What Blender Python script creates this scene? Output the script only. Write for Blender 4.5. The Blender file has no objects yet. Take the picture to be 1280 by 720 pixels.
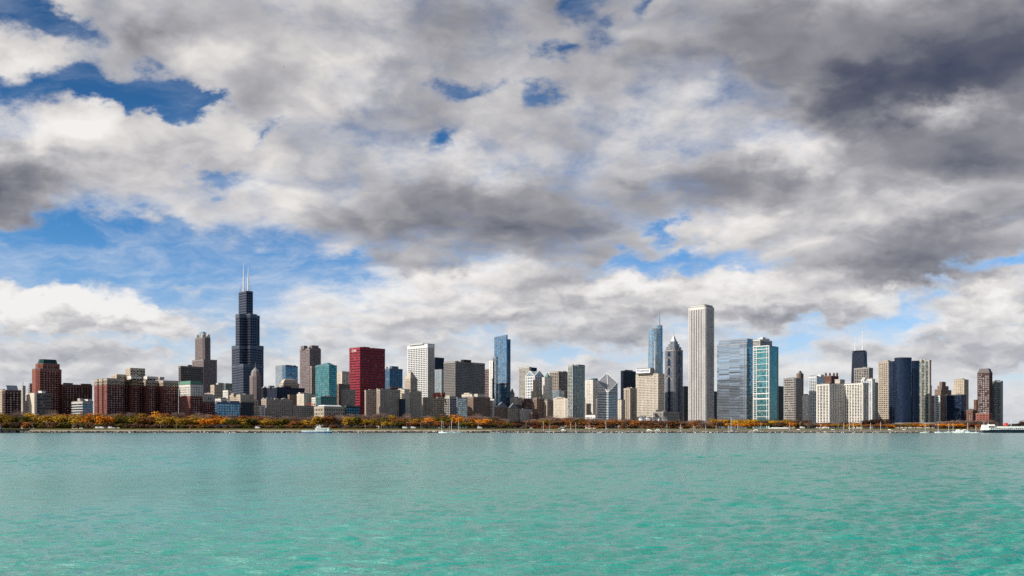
import bpy, bmesh, math, random
import numpy as np
from mathutils import Vector, Matrix
R = math.radians
SC = bpy.context.scene
COL = SC.collection

# ------------------------------------------------------------------ camera
HEAD = R(-43.2)                      # the photograph looks north-west; X is east, Y is north, metres
FW = Vector((math.sin(HEAD), math.cos(HEAD), 0)); RT = Vector((math.cos(HEAD), -math.sin(HEAD), 0))
F = 1105.0; HZ = 534.7; CH = 6.0
cd = bpy.data.cameras.new('camera'); cam = bpy.data.objects.new('camera', cd); COL.objects.link(cam)
cam.location = (0, 0, CH); cam.rotation_euler = (R(90), 0, -HEAD)
cd.sensor_width = 36; cd.lens = F/1280*36; cd.shift_y = (HZ-360)/1280
cd.clip_start = 0.5; cd.clip_end = 90000
SC.camera = cam
SC.cycles.use_denoising = False; SC.cycles.sample_clamp_direct = 1.0; SC.cycles.sample_clamp_indirect = 3.0
SC.view_settings.view_transform = 'Standard'; SC.view_settings.look = 'None'
SC.view_settings.gamma = 1; SC.view_settings.exposure = 0.0; SC.view_settings.use_curve_mapping = False

# ------------------------------------------------------------------ sun
SUN_AZ, SUN_EL = 200.0, 34.0
sd = bpy.data.lights.new('sun', 'SUN'); sun = bpy.data.objects.new('sun', sd); COL.objects.link(sun)
sv = Vector((math.cos(R(SUN_EL))*math.sin(R(SUN_AZ)), math.cos(R(SUN_EL))*math.cos(R(SUN_AZ)), math.sin(R(SUN_EL))))
sun.rotation_euler = (-sv).to_track_quat('-Z', 'Y').to_euler()
sun.location = (0, 0, 900)
sd.energy = 4.8; sd.angle = R(0.5); sd.color = (1.0, 0.925, 0.82)

# ------------------------------------------------------------------ sky with clouds
W = bpy.data.worlds.new('World'); SC.world = W; W.use_nodes = True
nt = W.node_tree; nt.nodes.clear(); LK = nt.links.new
W.cycles.sampling_method = 'MANUAL'; W.cycles.sample_map_resolution = 512
def N(t, **k):
    n = nt.nodes.new(t)
    for a, v in k.items(): setattr(n, a, v)
    return n
def setin(n, i, v):
    if hasattr(v, 'is_linked') or isinstance(v, bpy.types.NodeSocket): LK(v, n.inputs[i])
    else: n.inputs[i].default_value = v
def M(op, a, b=0.0, c=0.0, clamp=False):
    n = N('ShaderNodeMath', operation=op); n.use_clamp = clamp
    setin(n, 0, a); setin(n, 1, b)
    if op in ('MULTIPLY_ADD',): setin(n, 2, c)
    return n.outputs[0]
def V(op, a, b=(0, 0, 0)):
    n = N('ShaderNodeVectorMath', operation=op); setin(n, 0, a); setin(n, 1, b)
    return n.outputs['Value'] if op in ('DOT_PRODUCT', 'LENGTH') else n.outputs[0]
def VS(a, s):
    n = N('ShaderNodeVectorMath', operation='SCALE'); setin(n, 0, a); setin(n, 'Scale', s); return n.outputs[0]
def SS(x, lo, hi, a=0.0, b=1.0):
    n = N('ShaderNodeMapRange', interpolation_type='SMOOTHSTEP'); setin(n, 0, x); setin(n, 1, lo); setin(n, 2, hi); setin(n, 3, a); setin(n, 4, b)
    return n.outputs[0]
def XYZ(x, y, z=0.0):
    n = N('ShaderNodeCombineXYZ'); setin(n, 0, x); setin(n, 1, y); setin(n, 2, z); return n.outputs[0]
def FB(vec, scale, detail=6, rough=0.55, color=False, dist=0.0):
    n = N('ShaderNodeTexNoise', noise_dimensions='3D'); LK(vec, n.inputs['Vector'])
    n.inputs['Scale'].default_value = scale; n.inputs['Detail'].default_value = detail
    n.inputs['Roughness'].default_value = rough; n.inputs['Distortion'].default_value = dist
    return n.outputs['Color'] if color else n.outputs['Fac']
def VO(vec, scale, detail=2.0, rough=0.55):
    n = N('ShaderNodeTexVoronoi', feature='F1', voronoi_dimensions='2D'); LK(vec, n.inputs['Vector']); n.inputs['Scale'].default_value = scale
    n.inputs['Detail'].default_value = detail; n.inputs['Roughness'].default_value = rough; n.normalize = True
    return n.outputs['Distance']
tc = N('ShaderNodeTexCoord'); dirv = V('NORMALIZE', tc.outputs['Generated'])
dz = N('ShaderNodeSeparateXYZ'); LK(dirv, dz.inputs[0]); dzz = M('MAXIMUM', dz.outputs[2], 0.0)
df = M('MAXIMUM', M('ABSOLUTE', V('DOT_PRODUCT', dirv, FW[:])), 0.22)
dr = V('DOT_PRODUCT', dirv, RT[:])
# bearing and height of a direction in units of 1/1105 (fixed in the world, relative to north-west)
PX = M('MULTIPLY', M('DIVIDE', dr, df), F); PY = M('MULTIPLY', M('DIVIDE', dzz, df), F)
# cloud deck: the direction projected onto a layer overhead, so detail shrinks towards the horizon
inv = M('DIVIDE', 1.0, M('ADD', dzz, 0.26))
Q = V('MULTIPLY', XYZ(V('DOT_PRODUCT', dirv, RT[:]), V('DOT_PRODUCT', dirv, FW[:]), 0.0), XYZ(inv, inv, inv))
P0 = XYZ(PX, PY, 0.0)
Pn = VS(P0, 0.01)
warp = V('SUBTRACT', FB(V('MULTIPLY', Pn, (1, 1.5, 1)), 1.3, 5, 0.6, True), (0.5, 0.5, 0.5))
P1 = V('ADD', P0, V('MULTIPLY', warp, (130, 90, 0)))
def blobs(lst, start, add=None):
    acc = start
    for (x, y, rx, ry, amp, *rot) in lst:
        m = N('ShaderNodeMapping', vector_type='TEXTURE'); LK(P1, m.inputs[0])
        m.inputs['Location'].default_value = (x-640, HZ-y, 0)
        m.inputs['Rotation'].default_value = (0, 0, R(rot[0]) if rot else 0)
        m.inputs['Scale'].default_value = (rx*1.45, ry*1.45, 1)
        g = N('ShaderNodeTexGradient', gradient_type='SPHERICAL'); LK(m.outputs[0], g.inputs[0])
        acc = M('MULTIPLY_ADD', g.outputs['Fac'], amp*(1.25 if 0 < amp < .4 else 1), acc)
    return acc
holes = [  # x, y, rx, ry, amount, tilt : openings in the deck (negative) and banks of cloud (positive)
 (30, 15, 50, 30, -1.5, -30), (90, 45, 45, 22, -1.3, -30), (50, 108, 90, 24, -1.4, -5), (155, 112, 100, 24, -1.7, -8), (220, 128, 50, 18, -1.2, -10), (278, 128, 26, 10, -1.1), (322, 160, 14, 20, -.9),
 (275, 222, 34, 12, -1.1), (25, 160, 60, 40, -.75), (85, 300, 140, 48, -1.35, -3), (225, 338, 110, 38, -1.1, -20), (350, 335, 140, 34, -.95, -12), (60, 340, 160, 22, -.5), (30, 320, 70, 40, -.9), (215, 385, 90, 22, -1.0, -12), (340, 385, 40, 40, -.3),
 (90, 420, 200, 10, -.8, -4), (265, 425, 70, 26, -.8), (170, 432, 80, 10, -.7),
 (832, 287, 20, 16, -1.25), (795, 325, 60, 14, -1.2, 8), (905, 332, 80, 19, -1.5, -3), (575, 112, 30, 11, -1.2), (680, 118, 30, 12, -1.2), (722, 12, 30, 20, -1.4), (703, 66, 26, 14, -1.1), (748, 50, 26, 24, -.7),
 (546, 172, 20, 20, -1.1), (803, 8, 12, 14, -.9), (1155, 378, 44, 24, -1.0), (1010, 416, 150, 14, -.8), (1120, 400, 40, 16, -.5), (1255, 326, 60, 10, -1.1, 5), (1180, 352, 30, 9, -.7),
 (436, 316, 26, 12, -.7), (720, 438, 120, 11, -1.0), (470, 440, 60, 9, -.5), (1130, 470, 60, 9, -.4), (1265, 470, 60, 12, -.5), (600, 420, 60, 10, -.4),
 (150, 175, 150, 42, 1.1, -6), (35, 85, 45, 24, 1.1, -20), (12, 235, 50, 45, 1.3), (90, 392, 150, 34, 1.3, -9), (20, 378, 60, 30, .7), (190, 400, 34, 16, .8, -15), (300, 80, 110, 50, .6, -25),
 (24, 304, 14, 6, .9), (225, 355, 24, 9, .7), (240, 388, 60, 14, .5), (930, 368, 200, 26, 1.2), (1190, 390, 50, 22, .5), (1240, 380, 60, 40, .8), (700, 380, 300, 50, .5), (840, 335, 26, 8, .5), (120, 455, 170, 26, .7), (1120, 250, 300, 70, .7, 10), (1190, 450, 150, 34, .6), (640, 470, 500, 30, .25),
]
lum = [  # light and dark masses
 (1195, 88, 260, 78, -.42, 10), (1250, 100, 130, 80, -.18), (1080, 128, 110, 42, -.34, 25), (930, 45, 150, 55, -.28), (1080, 15, 200, 40, -.14), (700, 90, 120, 40, -.08), (640, 290, 260, 62, -.20, -3), (610, 240, 280, 90, -.14), (205, 40, 34, 46, -.24, -40), (12, 238, 60, 52, -.42),
 (1190, 305, 180, 45, -.33, 12), (1150, 345, 90, 22, -.22), (950, 240, 150, 26, -.22), (570, 60, 80, 60, -.20), (500, 145, 60, 30, -.16), (130, 456, 130, 16, -.12), (60, 446, 80, 10, -.06), (960, 396, 150, 11, -.22), (760, 410, 150, 20, -.14), (690, 352, 60, 12, -.14),
 (1210, 210, 120, 34, -.26), (900, 215, 60, 22, -.13), (620, 10, 130, 40, -.20), (300, 40, 60, 30, -.08), (180, 404, 40, 8, -.16), (1200, 440, 120, 14, -.08), (560, 400, 80, 12, -.08), (720, 60, 60, 60, -.16), (330, 110, 60, 30, -.08), (420, 30, 60, 30, -.07), (1070, 30, 120, 30, -.04),
 (120, 165, 150, 36, .20), (30, 88, 46, 20, .16), (60, 374, 90, 22, .34), (155, 388, 70, 18, .30, -12), (440, 100, 50, 30, .14), (280, 75, 70, 36, .10), (995, 183, 60, 30, .26), (1195, 135, 50, 16, .26, 12), (920, 358, 140, 18, .24), (780, 350, 70, 14, .22, 8), (590, 345, 100, 16, .24),
 (1100, 372, 40, 14, .22), (610, 205, 110, 24, .18), (800, 130, 100, 50, .10), (360, 250, 80, 50, .16), (300, 290, 140, 26, .10, -20), (1240, 372, 60, 26, .20), (910, 285, 80, 26, .14), (1130, 250, 90, 20, .10), (450, 370, 160, 30, .14), (1040, 460, 160, 20, .10), (870, 30, 50, 30, .04), (880, 100, 50, 30, .10), (700, 400, 500, 14, .05), (560, 460, 400, 16, .06),
]
wq = V('SUBTRACT', FB(Q, 3.2, 4, 0.6, True), (0.5, 0.5, 0.5))
Qw = V('ADD', Q, V('MULTIPLY', wq, (0.30, 0.30, 0)))
def puff(vec, sc, vs, k, dist):   # noise body with rounded billows on it
    return M('MULTIPLY_ADD', VO(vec, vs), -k, FB(vec, sc, 9, 0.54, dist=dist))
DQ = V('ADD', Qw, (-0.045, -0.050, 0.0))
n1 = puff(Qw, 2.0, 3.4, .55, .1); n2 = puff(DQ, 2.0, 3.4, .55, .1)
n1 = M('ADD', n1, 0.20); n2 = M('ADD', n2, 0.20)
n3 = FB(V('ADD', Q, (7.3, 1.1, 3.0)), 8.0, 9, 0.68)
# puffy low banks near the horizon
wp = V('SUBTRACT', FB(V('MULTIPLY', P0, (0.03, 0.05, 0)), 1.0, 4, 0.6, True), (0.5, 0.5, 0.5))
Pl = V('ADD', V('MULTIPLY', P0, (0.010, 0.023, 0.0)), V('MULTIPLY', wp, (0.5, 0.5, 0)))
DP = V('ADD', Pl, (-0.09, 0.17, 0))
m1 = M('ADD', puff(Pl, 1.15, 1.5, .5, .1), .18); m2 = M('ADD', puff(DP, 1.15, 1.5, .5, .1), .18)
low = SS(PY, 120, 250, 1.0, 0.0)
def MIX(f, a, b):
    n = N('ShaderNodeMix', data_type='FLOAT'); setin(n, 0, f); setin(n, 2, a); setin(n, 3, b); return n.outputs[0]
nd = MIX(low, n1, m1); nl = MIX(low, M('MULTIPLY', M('SUBTRACT', n1, n2), 1.0), M('MULTIPLY', M('SUBTRACT', m1, m2), 0.82))
Lb = blobs(lum, 0.70)
cov = M('MULTIPLY_ADD', SS(Lb, 0.25, 0.66, 1.0, 0.0), 0.55, blobs(holes, 0.62))
hz_ = V('NORMALIZE', V('MULTIPLY', dirv, (1, 1, 0)))
east = SS(V('DOT_PRODUCT', hz_, (math.sin(R(60)), math.cos(R(60)), 0)), 0.34, 0.66)   # clear sky over the lake to the east
sw = SS(V('DOT_PRODUCT', hz_, (math.sin(R(223)), math.cos(R(223)), 0)), 0.45, 0.9)       # bright clouds towards the sun
cov = M('MULTIPLY_ADD', east, -1.5, cov)
cov = M('MULTIPLY_ADD', M('SUBTRACT', nd, 0.5), 2.3, cov)
cov = M('MULTIPLY_ADD', M('SUBTRACT', n3, 0.5), 1.7, cov)
alpha = SS(cov, -0.22, 1.0)
L = M('MULTIPLY_ADD', sw, 0.16, M('MULTIPLY_ADD', nl, 1.15, M('ADD', Lb, 0.06)))
L = M('MULTIPLY_ADD', M('SUBTRACT', n3, 0.5), 0.10, L)
L = M('MULTIPLY_ADD', M('SUBTRACT', nd, 0.5), -0.40, L)
L = M('MULTIPLY_ADD', SS(cov, 0.3, 1.0, 1.0, 0.0), 0.07, L)
L = MIX(SS(PY, 0, 170, 0.32, 0.0), L, 0.84)
cr = N('ShaderNodeValToRGB'); LK(L, cr.inputs[0]); e = cr.color_ramp.elements
def lin(c): return tuple(((v/255)/12.92 if v <= 10 else ((v/255+.055)/1.055)**2.4) for v in c)+(1,)
e[0].position = 0.0; e[0].color = lin((62, 69, 92)); e[1].position = 1.0; e[1].color = lin((246, 243, 240))
for p, c in ((.25, (93, 96, 110)), (.5, (145, 144, 150)), (.7, (189, 187, 189)), (.86, (226, 222, 219))):
    x = e.new(p); x.color = lin(c)
sky = N('ShaderNodeTexSky', sky_type='NISHITA'); sky.sun_disc = False
sky.sun_elevation = R(SUN_EL); sky.sun_rotation = R(SUN_AZ); sky.air_density = 1.0; sky.dust_density = 0.6; sky.ozone_density = 2.5
hs = N('ShaderNodeHueSaturation'); LK(sky.outputs[0], hs.inputs['Color']); hs.inputs['Saturation'].default_value = 1.12
hs.inputs['Hue'].default_value = 0.497
zen = M('MULTIPLY', SS(PY, 40, 520, 1.2, 0.58), SS(east, 0, 1, 1.0, 0.6)); LK(zen, hs.inputs['Value'])
tint = N('ShaderNodeMix', data_type='RGBA'); setin(tint, 0, SS(PY, 0, 330)); tint.inputs[6].default_value = (0.66, 0.84, 1.14, 1); tint.inputs[7].default_value = (0.40, 0.86, 1.24, 1)
tm = V('MULTIPLY', hs.outputs[0], tint.outputs[2])
b1 = N('ShaderNodeBackground'); LK(tm, b1.inputs[0]); b1.inputs[1].default_value = 0.105
air = N('ShaderNodeMix', data_type='RGBA'); setin(air, 0, SS(PY, 0, 200, 0.30, 0.0)); LK(cr.outputs[0], air.inputs[6]); air.inputs[7].default_value = lin((204, 215, 230))
b2 = N('ShaderNodeBackground'); LK(air.outputs[2], b2.inputs[0]); b2.inputs[1].default_value = 1.0
# thin high veil
ci = FB(V('MULTIPLY', V('ADD', P0, V('MULTIPLY', warp, (60, 40, 0))), (0.0042, 0.014, 0.0)), 1.6, 8, 0.62, dist=0.4)
veil = M('MULTIPLY', SS(ci, 0.38, 0.72), SS(PY, 60, 420, 0.75, 0.18))
veil = M('MULTIPLY', M('ADD', veil, SS(PY, 0, 260, 0.5, 0.0), clamp=True), SS(east, 0, 1, 1.0, 0.25))
b3 = N('ShaderNodeBackground'); b3.inputs[0].default_value = lin((222, 226, 232)); b3.inputs[1].default_value = 1.0
mv = N('ShaderNodeMixShader'); LK(veil, mv.inputs[0]); LK(b1.outputs[0], mv.inputs[1]); LK(b3.outputs[0], mv.inputs[2]); b1 = mv
mx = N('ShaderNodeMixShader'); LK(M('MULTIPLY', alpha, 0.97), mx.inputs[0]); LK(b1.outputs[0], mx.inputs[1]); LK(b2.outputs[0], mx.inputs[2])
wo = N('ShaderNodeOutputWorld'); LK(mx.outputs[0], wo.inputs[0])

# ------------------------------------------------------------------ helpers
RND = random.Random(11)
def at(px, D, z=0.0):
    """ground point seen on the bearing of photo column px at depth D"""
    p = FW*D + RT*(D*(px-640)/F); return Vector((p.x, p.y, z))
def zat(y, D): return CH + (HZ-y)*D/F
def tag(o, label=None, cat=None, group=None, kind=None):
    if label: o['label'] = label
    if cat: o['category'] = cat
    if group: o['group'] = group
    if kind: o['kind'] = kind
    return o
def empty(name, loc, rz=0.0):
    o = bpy.data.objects.new(name, None); o.location = loc; o.rotation_euler = (0, 0, rz); o.empty_display_size = 2; COL.objects.link(o); return o
class MB:
    """collects shapes in world coordinates and links them as one mesh object"""
    def __init__(s): s.v = []; s.f = []; s.m = []
    def add(s, vs, fs, m=0):
        b = len(s.v); s.v += [tuple(v) for v in vs]; s.f += [tuple(b+i for i in f) for f in fs]; s.m += [m]*len(fs); return s
    def box(s, c, size, rz=0.0, m=0, top=1.0):
        cx, cy, cz = c; a, b, h = size[0]/2, size[1]/2, size[2]; co, si = math.cos(rz), math.sin(rz); vs = []
        for z, k in ((0, 1), (h, top)):
            for x, y in ((-a, -b), (a, -b), (a, b), (-a, b)):
                x *= k; y *= k; vs.append((cx+x*co-y*si, cy+x*si+y*co, cz+z))
        return s.add(vs, [(3, 2, 1, 0), (4, 5, 6, 7), (0, 1, 5, 4), (1, 2, 6, 5), (2, 3, 7, 6), (3, 0, 4, 7)], m)
    def prism(s, poly, z0, z1, m=0, cap=True, poly2=None):
        n = len(poly); q = poly2 or poly
        vs = [(x, y, z0) for x, y in poly]+[(x, y, z1) for x, y in q]
        fs = [(i, (i+1) % n, n+(i+1) % n, n+i) for i in range(n)]
        if cap: fs += [tuple(range(n, 2*n)), tuple(range(n-1, -1, -1))]
        return s.add(vs, fs, m)
    def tube(s, p, q, r0, r1=None, n=6, m=0):
        p, q = Vector(p), Vector(q); r1 = r0 if r1 is None else r1; d = (q-p).normalized()
        a = d.orthogonal().normalized(); b = d.cross(a); vs = []
        for c, r in ((p, r0), (q, r1)):
            for i in range(n): t = 2*math.pi*i/n; vs.append(c+a*(r*math.cos(t))+b*(r*math.sin(t)))
        return s.add(vs, [(i, (i+1) % n, n+(i+1) % n, n+i) for i in range(n)]+[tuple(range(n, 2*n)), tuple(range(n-1, -1, -1))], m)
    def build(s, name, mats, parent=None, smooth=False):
        me = bpy.data.meshes.new(name); org = Vector((0, 0, 0)) if parent is None else Vector(parent.location if parent.parent is None else parent.parent.location)
        me.from_pydata([tuple(Vector(v)-org) for v in s.v], [], s.f)
        if not isinstance(mats, (list, tuple)): mats = [mats]
        for k in mats: me.materials.append(k)
        if len(mats) > 1: me.polygons.foreach_set('material_index', s.m)
        if smooth: me.polygons.foreach_set('use_smooth', [True]*len(s.f))
        me.update(); o = bpy.data.objects.new(name, me); COL.objects.link(o)
        if parent is not None: o.parent = parent
        return o
def solo(mb, name, mats, loc, label, cat, group=None, smooth=False):
    """one-mesh thing with its origin at its base"""
    e = type('E', (), {})(); me_parent = None
    mb.v = [tuple(Vector(v)-Vector(loc)) for v in mb.v]
    o = mb.build(name, mats, None, smooth); o.location = loc; tag(o, label, cat, group); return o

# ------------------------------------------------------------------ materials
def mat(name, col, rough=0.8, metal=0.0, var=0.18, scale=0.05, spec=0.3, tile=None):
    m = bpy.data.materials.new(name); m.use_nodes = True; t = m.node_tree; b = t.nodes['Principled BSDF']
    b.inputs['Roughness'].default_value = rough; b.inputs['Metallic'].default_value = metal; b.inputs['Specular IOR Level'].default_value = spec
    if var <= 0: b.inputs['Base Color'].default_value = (*col, 1); return m
    g = t.nodes.new('ShaderNodeNewGeometry'); n = t.nodes.new('ShaderNodeTexNoise'); n.inputs['Scale'].default_value = scale; n.inputs['Detail'].default_value = 6; n.inputs['Roughness'].default_value = .65
    mp = t.nodes.new('ShaderNodeMapping'); mp.inputs['Scale'].default_value = (1, 1, 0.35)
    t.links.new(g.outputs['Position'], mp.inputs[0]); t.links.new(mp.outputs[0], n.inputs['Vector'])
    r = t.nodes.new('ShaderNodeMapRange'); r.inputs[1].default_value = .25; r.inputs[2].default_value = .75; r.inputs[3].default_value = 1-var; r.inputs[4].default_value = 1+var
    t.links.new(n.outputs['Fac'], r.inputs[0])
    v = t.nodes.new('ShaderNodeVectorMath'); v.operation = 'SCALE'; v.inputs[0].default_value = col; t.links.new(r.outputs[0], v.inputs['Scale'])
    t.links.new(v.outputs[0], b.inputs['Base Color']); return m
def glass(name, col, metal=0.55, rough=0.12, blinds=0.12, cell=(3.0, 3.0, 3.9), blind_col=(0.30, 0.28, 0.25), wav=0.02):
    """facade glass: every pane its own tone, some with blinds, panes slightly out of true"""
    m = bpy.data.materials.new(name); m.use_nodes = True; t = m.node_tree; b = t.nodes['Principled BSDF']; L_ = t.links.new
    g = t.nodes.new('ShaderNodeNewGeometry')
    d = t.nodes.new('ShaderNodeVectorMath'); d.operation = 'DIVIDE'; L_(g.outputs['Position'], d.inputs[0]); d.inputs[1].default_value = cell
    f = t.nodes.new('ShaderNodeVectorMath'); f.operation = 'FLOOR'; L_(d.outputs[0], f.inputs[0])
    w = t.nodes.new('ShaderNodeTexWhiteNoise'); L_(f.outputs[0], w.inputs['Vector'])
    gt = t.nodes.new('ShaderNodeMath'); gt.operation = 'LESS_THAN'; L_(w.outputs['Value'], gt.inputs[0]); gt.inputs[1].default_value = blinds
    sc = t.nodes.new('ShaderNodeMapRange'); L_(w.outputs['Value'], sc.inputs[0]); sc.inputs[3].default_value = .65; sc.inputs[4].default_value = 1.35
    v = t.nodes.new('ShaderNodeVectorMath'); v.operation = 'SCALE'; v.inputs[0].default_value = col; L_(sc.outputs[0], v.inputs['Scale'])
    mi = t.nodes.new('ShaderNodeMix'); mi.data_type = 'RGBA'; L_(gt.outputs[0], mi.inputs[0]); L_(v.outputs[0], mi.inputs[6]); mi.inputs[7].default_value = (*blind_col, 1)
    L_(mi.outputs[2], b.inputs['Base Color'])
    me = t.nodes.new('ShaderNodeMath'); me.operation = 'MULTIPLY_ADD'; L_(gt.outputs[0], me.inputs[0]); me.inputs[1].default_value = -metal*.8; me.inputs[2].default_value = metal; L_(me.outputs[0], b.inputs['Metallic'])
    b.inputs['Roughness'].default_value = rough
    if wav:
        no = t.nodes.new('ShaderNodeVectorMath'); no.operation = 'SUBTRACT'; L_(w.outputs['Color'], no.inputs[0]); no.inputs[1].default_value = (.5, .5, .5)
        s2 = t.nodes.new('ShaderNodeVectorMath'); s2.operation = 'SCALE'; L_(no.outputs[0], s2.inputs[0]); s2.inputs['Scale'].default_value = wav*2
        a = t.nodes.new('ShaderNodeVectorMath'); L_(g.outputs['Normal'], a.inputs[0]); L_(s2.outputs[0], a.inputs[1])
        nn = t.nodes.new('ShaderNodeVectorMath'); nn.operation = 'NORMALIZE'; L_(a.outputs[0], nn.inputs[0]); L_(nn.outputs[0], b.inputs['Normal'])
    return m
X = {}
for k, c, kw in (
    ('red_brick', (.28, .10, .075), {}), ('brown_brick', (.15, .075, .055), {}), ('dark_brick', (.085, .045, .042), {}), ('plum_brick', (.22, .08, .068), {}),
    ('limestone', (.48, .41, .33), {}), ('tan_stone', (.50, .42, .33), {}), ('gray_stone', (.42, .35, .295), {}), ('pink_granite', (.25, .205, .205), {}), ('pale_granite', (.50, .46, .42), {}),
    ('cream', (.62, .56, .47), {}), ('white_stone', (.72, .69, .63), {}), ('white_paint', (.78, .78, .76), {}), ('gray_concrete', (.32, .30, .28), {}), ('brown_stone', (.24, .17, .13), {}),
    ('dark_bronze', (.035, .028, .030), dict(rough=.45)), ('black_metal', (.035, .040, .060), dict(rough=.38, metal=.45)), ('navy_metal', (.018, .024, .045), dict(rough=.4)), ('crimson_steel', (.29, .028, .048), dict(rough=.5)),
    ('steel', (.42, .44, .47), dict(rough=.35, metal=.6)), ('gray_metal', (.20, .21, .23), dict(rough=.5)), ('roof_gravel', (.22, .21, .20), {}), ('copper_green', (.11, .24, .18), {}), ('dark_green_roof', (.02, .06, .065), {}),
    ('white_metal', (.8, .8, .8), dict(rough=.4, var=.05)), ('teal_metal', (.05, .17, .19), dict(rough=.35)), ('blue_metal', (.10, .17, .27), dict(rough=.4)), ('taupe_panel', (.17, .14, .13), {}),
    ('slate', (.22, .23, .25), {}), ('slate_stone', (.33, .33, .35), {}), ('tube_metal', (.15, .165, .21), dict(rough=.34, metal=.7)), ('marble', (.62, .60, .58), {}), ('bright_steel', (.62, .64, .66), dict(rough=.22, metal=.8)),
): X[k] = mat(k, c, **kw)
G = dict(
    pale_blue=glass('light_blue_glass', (.32, .48, .58), .85, .09, .02), dotted=glass('brick_window_glass', (.03, .03, .04), .2, .15, .72, (4.1, 4.1, 3.7), (.40, .38, .38)), dark=glass('dark_window_glass', (.022, .026, .036), .25, .12, .16), black=glass('black_glass', (.016, .024, .050), .5, .1, .0), bronze=glass('bronze_glass', (.045, .034, .034), .45, .12, .01),
    blue=glass('blue_glass', (.24, .38, .52), .85, .08, .05), deep=glass('deep_blue_glass', (.07, .16, .26), .6, .08, .06), teal=glass('teal_glass', (.13, .35, .38), .7, .08, .05),
    pale=glass('pale_glass', (.42, .52, .56), .7, .1, .08), silver=glass('silver_glass', (.36, .44, .53), .85, .09, .0, (30, 30, 4.1), wav=.04), navy=glass('navy_glass', (.020, .042, .095), .6, .07, .0, wav=.03),
    green=glass('grey_green_glass', (.10, .16, .15), .6, .1, .10), punched=glass('punched_window_glass', (.065, .062, .065), .2, .15, .30, (4.1, 4.1, 3.6), (.42, .38, .33)), red=glass('red_tinted_glass', (.055, .012, .02), .3, .15, .10, blind_col=(.3, .12, .10)))
# style: wall material, glass, floor height, spandrel share, bay, pier width, pier proud, spandrel proud
def S(w, g, fh=3.9, sp=.4, bay=6.0, pw=1.4, po=.5, so=.3, top=3.0): return dict(w=w, g=g, fh=fh, sp=sp, bay=bay, pw=pw, po=po, so=so, top=top)
ST = dict(
    red_brick=S('red_brick', 'dotted', 3.6, .52, 4.4, 2.3, .4, .4), brown_brick=S('brown_brick', 'dotted', 3.6, .52, 4.6, 2.3, .4, .4), dark_brick=S('dark_brick', 'dotted', 3.6, .5, 5, 2.4, .4, .4), plum=S('plum_brick', 'dotted', 3.7, .5, 4.2, 2.1, .4, .4),
    limestone=S('limestone', 'punched', 3.9, .48, 4.6, 2.4, .5, .35), tan=S('tan_stone', 'punched', 3.9, .5, 4.6, 2.5, .5, .35), gray_stone=S('gray_stone', 'punched', 3.9, .5, 4.4, 2.3, .5, .35), granite=S('pink_granite', 'dark', 3.9, .42, 4.4, 2.0, .6, .3), pale_granite=S('pale_granite', 'dark', 4, .4, 5, 1.6, .6, .4),
    cream=S('cream', 'punched', 3.9, .5, 5, 2.7, .5, .35), white=S('white_stone', 'dark', 4.0, .45, 5.5, 2.2, .6, .5), brownstone=S('brown_stone', 'punched', 3.9, .5, 4.8, 2.4, .5, .3),
    concrete=S('gray_concrete', 'dark', 3.8, .4, 6, 1.4, .6, .5), bands=S('gray_concrete', 'dark', 4.2, .45, 40, 1.5, .1, .6), white_bands=S('white_paint', 'dark', 4.2, .5, 60, 1.5, .1, .6),
    bronze=S('dark_bronze', 'bronze', 3.9, .35, 3.4, .5, .4, .15), black=S('black_metal', 'black', 3.9, .3, 3.2, .5, .35, .15), navy=S('navy_metal', 'navy', 3.5, .22, 6, .4, .25, .2, 1.5), crimson=S('crimson_steel', 'red', 5.6, .5, 5.2, 1.0, .55, .5, 5),
    blue=S('blue_metal', 'blue', 3.9, .18, 4.5, .35, .2, .15, 1.5), deep=S('blue_metal', 'deep', 3.9, .2, 4.5, .35, .2, .15, 1.5), teal=S('teal_metal', 'teal', 3.9, .18, 4.5, .35, .2, .15, 1.5), pale=S('steel', 'pale', 3.9, .2, 5, .35, .2, .2, 1.5),
    silver=S('steel', 'silver', 4.0, .16, 9, .3, .12, .25, 2), green=S('gray_metal', 'green', 3.6, .25, 6, .6, .3, .3, 1.5),
)

# ------------------------------------------------------------------ building kit
def solve(xl, xc, xr, D):
    C = at(xc, D); r = D*(xc-640)/F; tl = (xl-640)/F; tr = (xr-640)/F
    w = (r-tl*D)/(RT.x-FW.x*tl) if xl < xc else None
    n = (tr*D-r)/(RT.y-FW.y*tr) if xr > xc else None
    w = max(3, w) if w else 24.0; n = max(3, n) if n else 24.0
    return C.x-w, C.y, C.x, C.y+n
def rect(b, inset=0.0, cut=0.0):
    x0, y0, x1, y1 = b; x0 += inset; y0 += inset; x1 -= inset; y1 -= inset; c = cut
    if c <= 0: return [(x0, y0), (x1, y0), (x1, y1), (x0, y1)]
    return [(x0+c, y0), (x1-c, y0), (x1, y0+c), (x1, y1-c), (x1-c, y1), (x0+c, y1), (x0, y1-c), (x0, y0+c)]
def offset(poly, d):
    n = len(poly); out = []
    for i in range(n):
        p, q, r = Vector(poly[i-1]), Vector(poly[i]), Vector(poly[(i+1) % n]); a = (q-p).normalized(); b = (r-q).normalized()
        na = Vector((a.y, -a.x)); nb = Vector((b.y, -b.x)); k = na+nb; k = k/max(.35, k.length_squared/2); out.append((q.x+k.x*d, q.y+k.y*d))
    return out
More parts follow.
